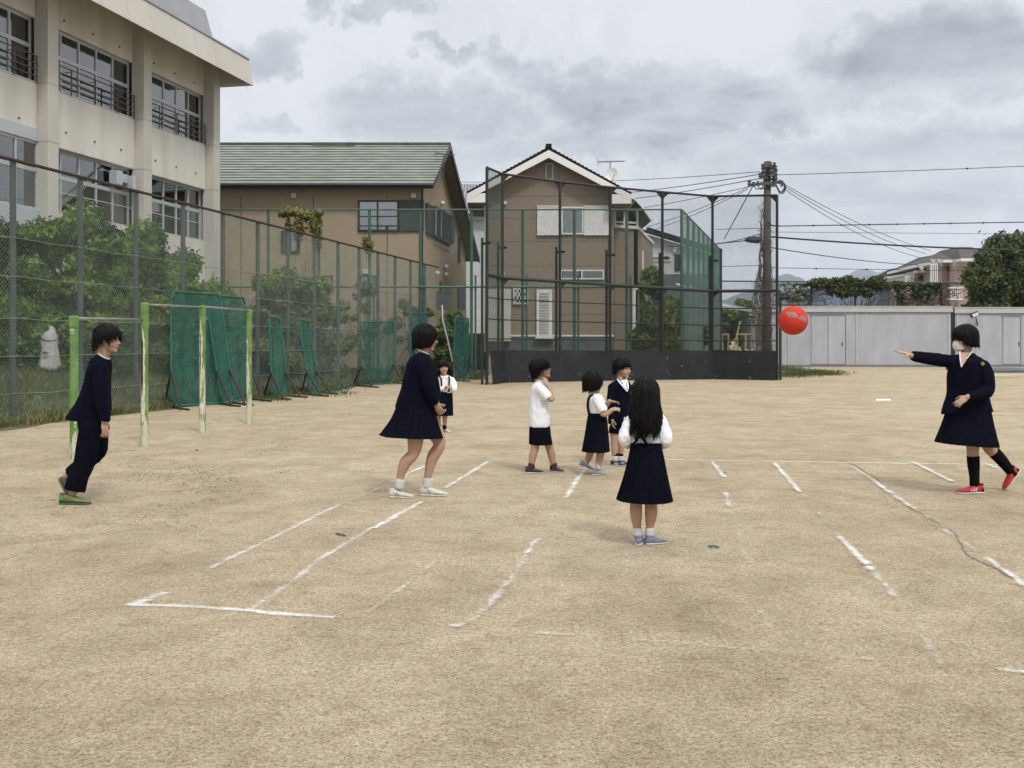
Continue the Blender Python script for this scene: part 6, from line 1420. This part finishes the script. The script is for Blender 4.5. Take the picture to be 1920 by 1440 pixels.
b.limb([(j(1005,812,-.05), .066), (j(1003,840,-.06), .046), (j(999,855,-.06), .044), (j(996.5,876,-.06), .030)]); b.limb([(j(1022,812,.06), .066), (j(1030,838,.06), .046), (j(1034,853,.06), .044), (j(1038.5,876,.06), .030)])
finish_body(r, b, .005); face_parts(r, loc, f, l, up, H)
hair(r, loc, f, l, up, H, lambda t: bell(t, [(0,.10),(45,.06),(60,-.02),(80,-.05),(105,-.22),(180,-.32)]), 4, 1.05, 600, .026, .12)
garment(r, 'shirt', 'white_shirt', Y, [(1003,1020,714,.055),(999,1025,720,.11),(996,1029,728,.135),(995,1031,746,.13),(992.5,1031,772,.13),(991,1031.5,800,.135)], [[(j(1013,729,-.11), .052), (j(1021,738,-.14), .056), (j(1028,747,-.155), .052)], [(j(1012,729,.11), .05), (j(1012,745,.15), .05)]], .009, 4, (.014, 11, 6, 4))
garment(r, 'shorts', 'navy_skirt', Y, [(993,1030,794,.12),(992,1032,805,.135),(991,1034,820,.145),(991,1036.5,833,.15)], [], .009, 4)
m = MB(); m.tube(ringtube(j(1010,714), .052, .056, -.02, .01), .011, 6); obj('collar', m, M_['white_cloth'], r, smooth=True)
for u0, d, x0, dd, L_ in ((996.5,-.06,984.5,(1,-.05,0),.208), (1038.5,.06,1032.5,(.72,-.69,0),.20)):
    sock(r, [(j(u0,868,d), .036), (j(u0,878,d), .038)], 'sock_maroon'); shoe(r, (P(x0,0,Y+d).x, Y+d+(.05 if dd[1] < -.5 else 0), 0), dd, L_, 'shoe_dark', 'shoe_sole', 'shoe_grey', 'sock_maroon')

# --- 5 small girl reaching out
Y = 11.3; r = person('small girl with bobbed hair, short-sleeved blouse and suspender skirt, forearms held out', 1118, Y); j = lambda u, v, d=0: J(u, v, Y, d); H = .222
b = MB(); C = j(1113, 718.5); loc, f, l, up = add_head(b, C, (.92,.38,-.02), (.05,0,1), H)
b.limb([(loc(-.10,0,-.2), .048), (j(1112,736), .042), (j(1113,744), .055)]); torso_core(b, Y, (1114,742), (1118,785), 12, 13, .085)
b.limb([(j(1119,747,-.11), .036), (j(1131,777,-.15), .031), (j(1148,768,-.16), .023)]); b.limb([(j(1121,747,.11), .036), (j(1133,762,.15), .031), (j(1143,752,.10), .023)])
hand(b, j(1149,767.5,-.16), (1,0,.05), (0,.6,-.6), (.1,-.3,.9), .115, 1.0); hand(b, j(1143,752,.10), (1,-.1,-.12), (.1,-.3,-.9), (.2,-.8,.2), .12, .25)
b.limb([(j(1112,800,.06), .07), (j(1108,835,.10), .05), (j(1106,852,.14), .043), (j(1099,868,.16), .031)]); b.limb([(j(1126,800,-.04), .07), (j(1127,840,-.04), .05), (j(1125,855,-.04), .045), (j(1122,880,-.04), .031)])
finish_body(r, b, .005); face_parts(r, loc, f, l, up, H)
hair(r, loc, f, l, up, H, lambda t: bell(t, [(0,.02),(40,.0),(55,-.10),(75,-.30),(110,-.36),(180,-.40)]), 5, 1.07, 520, .030, .04, hang_in=.04)
garment(r, 'blouse', 'white_shirt', Y, [(1105,1121,737,.055),(1103,1127,743,.11),(1102,1132,752,.12),(1102.5,1135,765,.115),(1104,1136,778,.115)], [[(j(1119,748,-.10), .054), (j(1125,760,-.135), .058), (j(1131,772,-.15), .054)], [(j(1121,748,.10), .05), (j(1129,757,.14), .05)]], .008, 4, (.013, 14, 8, 9))
skirt(r, 'skirt', 'navy_skirt', Y, [(1103,1136.5,774,.12),(1100,1139,792,.14),(1096,1141,818,.165),(1091,1143,846,.20)], 18, .045, .02, 4)
m = MB(); m.tube(cat([j(1104.5,776,-.06), j(1102,762,-.08), j(1103.5,748,-.09), j(1109,741.5,-.085), j(1118,741.5,-.05)], 4), .013, 6, True, .6); m.tube(cat([j(1104.5,776,.05), j(1103,752,.06), j(1109,741,.06)], 4), .012, 6, True, .6); obj('suspender', m, M_['navy_skirt'], r)
m = MB(); m.tube(ringtube(j(1112.5,738), .052, .055, -.01, .01), .012, 6); obj('collar', m, M_['white_cloth'], r, smooth=True)
sock(r, [(j(1100.5,860,.16), .034), (j(1098,869,.16), .036)], 'sock_white'); sock(r, [(j(1122.5,866,-.04), .035), (j(1121.5,880,-.04), .037)], 'sock_white')
hp = j(1085.5,868.5,.16); hp.z = .085; shoe(r, hp, Vector((.165,-.03,-.055)), .175, 'shoe_grey', 'shoe_sole', 'sock_white'); shoe(r, (P(1110.5,0,Y-.04).x, Y-.02, 0), (.93,-.3,0), .192, 'shoe_grey', 'shoe_sole', 'sock_white')

# --- 6 boy in blazer
Y = 12.14; r = person('boy in navy blazer and shorts standing behind the others, blue sports shoes', 1163, Y); j = lambda u, v, d=0: J(u, v, Y, d); H = .222
b = MB(); C = j(1167.5, 692); loc, f, l, up = add_head(b, C, (.80,-.60,-.02), (.02,0,1), H)
b.limb([(loc(-.10,0,-.2), .048), (j(1164,709), .043), (j(1163,717), .06)]); torso_core(b, Y, (1163,716), (1162,800), 13, 14, .095)
b.limb([(j(1148,724,-.08), .034), (j(1144,757,-.12), .029), (j(1148,784,-.13), .022)]); b.limb([(j(1180,725,.05), .034), (j(1185,757,.03), .029), (j(1184,784,-.02), .022)])
hand(b, j(1148,786,-.13), (.05,0,-1), (.9,.3,0), (.3,-.9,0), .125, .4); hand(b, j(1184,786,-.02), (-.05,0,-1), (-.9,.1,0), (0,-1,0), .125, .4)
b.limb([(j(1153,806,-.03), .062), (j(1152,830,-.04), .044), (j(1152,840,-.04), .042), (j(1153,862,-.04), .029)]); b.limb([(j(1167,806,.05), .062), (j(1164.5,828,.06), .044), (j(1164,838,.06), .042), (j(1163.5,858,.06), .029)])
finish_body(r, b, .005); face_parts(r, loc, f, l, up, H)
hair(r, loc, f, l, up, H, lambda t: bell(t, [(0,.14),(45,.12),(62,.02),(80,-.03),(105,-.2),(180,-.30)]), 6, 1.04, 520, .028, .03)
garment(r, 'blazer', 'navy_wool', Y, [(1156,1172,711.5,.06),(1147,1180,717,.115),(1142,1184.5,726,.13),(1140,1185.5,745,.125),(1140,1185,770,.125),(1140,1184,794,.13)], [[(j(1148,725,-.07), .048), (j(1144,757,-.11), .045), (j(1147.5,786,-.125), .038)], [(j(1180,726,.05), .048), (j(1184.5,757,.03), .044), (j(1183,786,-.02), .038)]], .009, 4, (.010, 10, 5, 7))
garment(r, 'shorts', 'navy_skirt', Y, [(1144,1180,790,.11),(1144,1178,800,.12)], [[(j(1153,802,-.035), .068), (j(1152,813,-.04), .07)], [(j(1168,802,.05), .066), (j(1168,813,.055), .068)]], .009, 4)
m = MB()
for a in ([(1157.5,711,-.075),(1163,718,-.12),(1171,728,-.145),(1175.5,734,-.15)], [(1173.5,709.5,-.06),(1176.5,718,-.10),(1177.5,727,-.135),(1176,734,-.148)]): m.tube(cat([j(*q) for q in a], 4), [.004,.008,.011,.012,.012,.011,.010,.010,.009,.008,.007,.006,.003], 6, True, .5)
m.poly([j(1163,713,-.085), j(1173,712,-.085), j(1175.5,731,-.146), j(1169,723,-.135)], (0,-.006,0)); obj('shirt_collar', m, M_['white_shirt'], r)
m = MB(); m.sph(j(1183,736,-.115), .012, 8, 6); m.sph(j(1154,796,-.125), .012, 8, 6); obj('badge', m, M_['gold'], r)
for u0, d, x0, dd, L_ in ((1153,-.04,1145,(.95,-.35,0),.185), (1163.5,.06,1159,(.85,-.5,0),.175)):
    sock(r, [(j(u0,849.5,d), .034), (j(u0,856,d), .034)], 'sock_black'); sock(r, [(j(u0,855,d), .035), (j(u0,864,d), .036)], 'sock_white'); shoe(r, (P(x0,0,Y+d).x, Y+d+.03, 0), dd, L_, 'shoe_blue', 'shoe_sole', 'sock_white', 'shoe_blue', [('heel','shoe_red',1),('stripes','shoe_sole',-1),('stripes','shoe_sole',1)])

# --- 7 long haired girl from behind
Y = 7.44; r = person('girl with long black hair seen from behind, white blouse and pleated navy suspender skirt', 1210, Y); j = lambda u, v, d=0: J(u, v, Y, d); H = .232
b = MB(); C = j(1210, 742); loc, f, l, up = add_head(b, C, (.10,1,0), (0,0,1), H)
b.limb([(loc(-.10,0,-.2), .050), (j(1210,768), .044), (j(1210,778), .058)]); torso_core(b, Y, (1210,778), (1210,845), 20, 21, .075)
b.limb([(j(1183,790), .028), (j(1175,806,-.01), .027), (j(1173,821,-.025), .025), (j(1178,828,.06), .024), (j(1187,829,.16), .022)]); b.limb([(j(1239,790), .028), (j(1245,806,-.01), .027), (j(1247,824,-.025), .025), (j(1243,830,.06), .024), (j(1235,831,.16), .022)])
hand(b, j(1188,830,.17), (.6,.5,.3), (0,0,1), (.3,-.6,0), .12, .6); hand(b, j(1234,832,.17), (-.6,.5,.3), (0,0,1), (-.3,-.6,0), .12, .6)
b.limb([(j(1194,880), .07), (j(1192,930,.0), .050), (j(1192.5,945,.0), .044), (j(1192.5,962,-.01), .045), (j(1194.5,990,.0), .029), (j(1195,1004,.0), .028)]); b.limb([(j(1224,880), .07), (j(1221,930,.0), .050), (j(1220.5,945,.0), .044), (j(1221,962,-.01), .046), (j(1218.5,990,.0), .029), (j(1218,1004,.0), .028)])
finish_body(r, b, .005); face_parts(r, loc, f, l, up, H)
hair(r, loc, f, l, up, H, lambda t: bell(t, [(0,.08),(50,.05),(62,-.25),(80,-.95),(110,-1.05),(180,-1.12)]), 7, 1.03, 1000, .026, .13, wave=.04, hang_in=-.13)
garment(r, 'blouse', 'white_shirt', Y, [(1199,1221,772,.05),(1186,1234,778,.09),(1178,1242,787,.105),(1178,1243,805,.105),(1182,1240,822,.097),(1187,1235,838,.082)], [[(j(1182,789), .047), (j(1174,806,-.01), .045), (j(1172,822,-.03), .043), (j(1177,829,.05), .040), (j(1187,829,.15), .034)], [(j(1239,789), .047), (j(1246,806,-.01), .045), (j(1248,825,-.03), .043), (j(1244,831,.05), .040), (j(1235,831,.15), .034)]], .007, 4, (.018, 13, 8, 11))
skirt(r, 'skirt', 'navy_skirt', Y, [(1184,1238,829,.098),(1180,1243,850,.118),(1170,1251,893,.155),(1156.5,1260,(937,939),.195)], 28, .085, .012, 7)
m = MB()
for a in ([(1188,833,-.105),(1197,820,-.118),(1206,806,-.118),(1222,784,-.10)], [(1213,833,-.105),(1205,822,-.115),(1196,808,-.118),(1190,784,-.10)]): m.tube(cat([j(*q) for q in a], 4), .019, 6, True, .5)
m.tube([Vector((p[0], p[1], p[2])) for p in ringtube(j(1211,832.5), .106, .098, 0, .01)], .011, 6); obj('suspender', m, M_['navy_skirt'], r)
for u0, x0, dd, L_, y0 in ((1195,1197,(.22,.97,0),.185,-.055), (1218,1211,(.86,.42,0),.188,-.03)):
    sock(r, [(j(u0,989), .032), (j(u0,1005), .036)], 'sock_white'); shoe(r, (P(x0,0,Y+y0).x, Y+y0, 0), dd, L_, 'shoe_lilac', 'shoe_sole', 'sock_white', None, [('stripes','shoe_grey',1)])

# --- 8 thrower
Y = 9.95; r = person('girl in white face mask, navy jacket and red shoes who has just thrown the ball', 1820, Y); j = lambda u, v, d=0: J(u, v, Y, d); H = .235
b = MB(); C = j(1808.5, 635.5); loc, f, l, up = add_head(b, C, (-.95,.10,-.10), (-.06,0,1), H)
b.limb([(loc(-.08,0,-.2), .054), (j(1812,660), .047), (j(1814,674), .065)]); torso_core(b, Y, (1815,676), (1815,790), 18, 20, .11)
b.limb([(j(1788,679,.06), .045), (j(1750,673,.02), .036), (j(1708,666.5,-.03), .026)]); b.limb([(j(1843,687,-.09), .045), (j(1853,729,-.15), .036), (j(1815,744,-.25), .026)])
hand(b, j(1706,666,-.03), (-.95,-.05,.33), (-.15,.25,-.9), (-.3,-.5,-.75), .165, .10, .30); hand(b, j(1813,744.5,-.255), (-.78,-.1,-.5), (.2,.8,-.5), (-.3,-.2,.9), .155, .45, .15)
b.limb([(j(1822,800,-.03), .085), (j(1824,838,-.03), .060), (j(1824,860,-.03), .052), (j(1826,880,-.03), .048), (j(1827,908,-.03), .035)])
b.limb([(j(1838,800,.05), .085), (j(1854,838,.08), .060), (j(1868,853,.12), .052), (j(1882,868,.14), .046), (j(1899,889,.15), .034)])
finish_body(r, b); face_parts(r, loc, f, l, up, H, False)
hair(r, loc, f, l, up, H, lambda t: bell(t, [(0,.03),(38,.02),(58,-.04),(76,-.26),(110,-.34),(180,-.38)]), 8, 1.05, 560, .030, .035, hang_in=.06)
m = MB()      # mask
rs = []
for k in range(9):
    c = -.42+.36*k/8; rs.append([loc(.10+(.345+.05*math.sin(math.pi*k/8))*math.cos(a), .30*math.sin(a)*(1-.15*(1-k/8)), c) for a in [math.radians(-80+160*i/16) for i in range(17)]])
m.add([p for q in rs for p in q], [(k*17+i, k*17+i+1, (k+1)*17+i+1, (k+1)*17+i) for k in range(8) for i in range(16)])
mk = obj('face_mask', m, M_['white_cloth'], r, smooth=True); m = MB()
for s in (1,-1): m.tube(cat([loc(.15,.30*s,-.10), loc(-.02,.375*s,.04), loc(-.07,.375*s,-.03), loc(.0,.36*s,-.13), loc(.14,.27*s,-.36)], 4), .004, 5)
obj('ear_loop', m, M_['white_cloth'], mk)
garment(r, 'jacket', 'navy_wool', Y, [(1800,1826,663,.07),(1789,1838,670,.125),(1781,1847,681,.16),(1777,1850,705,.155),(1776,1852,738,.15),(1770,1857,762,.16),(1765,1860,(777,771),.165)],
        [[(j(1790,680,.06), .078), (j(1772,676,.05), .068), (j(1745,673,.01), .056), (j(1710,667.5,-.03), .048)], [(j(1842,687,-.08), .068), (j(1851,707,-.13), .065), (j(1853,731,-.16), .062), (j(1836,741,-.22), .055), (j(1817,744,-.25), .045)]], folds=(.013, 8, 4, 13))
m = MB(); m.poly([j(1800,661,-.075), j(1823,661,-.06), j(1814,672,-.125), j(1803,688,-.165), j(1801,676,-.12)], (0,-.004,0)); nk = obj('neck_opening', m, M_['skin'], r)
m = MB(); m.tube(cat([j(1799.5,660,-.07), j(1800.5,674,-.125), j(1803,688,-.17)], 4), .006, 6); m.tube(cat([j(1825,656,-.045), j(1819,664,-.10), j(1812,673,-.14)], 4), .005, 6); obj('collar', m, M_['white_cloth'], r)
m = MB(); c = j(1842.5,682,-.165)
for k in range(6): a = k*math.pi/3; m.bar(c, c+Vector((math.cos(a)*.018, -.004, math.sin(a)*.018)), .011)
obj('emblem', m, M_['gold'], r)
skirt(r, 'skirt', 'navy_skirt', Y, [(1778,1853,756,.15),(1774,1857,775,.165),(1766,1861,800,.20),(1755,1868,(829,837),.265)], 24, .045, .02, 9)
sock(r, [(j(1824.5,855,-.03), .058), (j(1825.5,872,-.03), .056), (j(1827,893,-.03), .046), (j(1827.5,912,-.03), .045)], 'sock_black')
sock(r, [(j(1862,846,.10), .060), (j(1878,863,.135), .056), (j(1891,879,.15), .047), (j(1900,891,.155), .044)], 'sock_black')
shoe(r, (P(1843.5,0,Y-.03).x, Y-.03, 0), (-1,-.08,0), .270, 'shoe_red', 'shoe_sole', 'sock_white', 'sock_black', [('heel','sock_black',1),('stripes','shoe_sole',-1),('stripes','shoe_sole',1)])
hp = j(1912,882,.16); tpn = Vector((P(1883,0,Y+.16).x, Y+.14, .015)); shoe(r, hp, tpn-hp, .25, 'shoe_red', 'shoe_sole', 'sock_white', 'sock_black', [('heel','sock_black',1)])
# ---------------------------------------------------------------- haze between here and the hills
m = MB(); m.box(-4500, 4500, -60, 6900, -1.2, 430)
hz = bpy.data.materials.new('haze'); hz.use_nodes = True; N = hz.node_tree.nodes; L = hz.node_tree.links
N.remove(N['Principled BSDF']); pv = N.new('ShaderNodeVolumePrincipled'); pv.inputs['Color'].default_value = (.80, .88, 1.0, 1); pv.inputs['Density'].default_value = .00016
L.new(pv.outputs[0], N['Material Output'].inputs['Volume'])
tag(obj('haze', m, hz), kind='stuff')
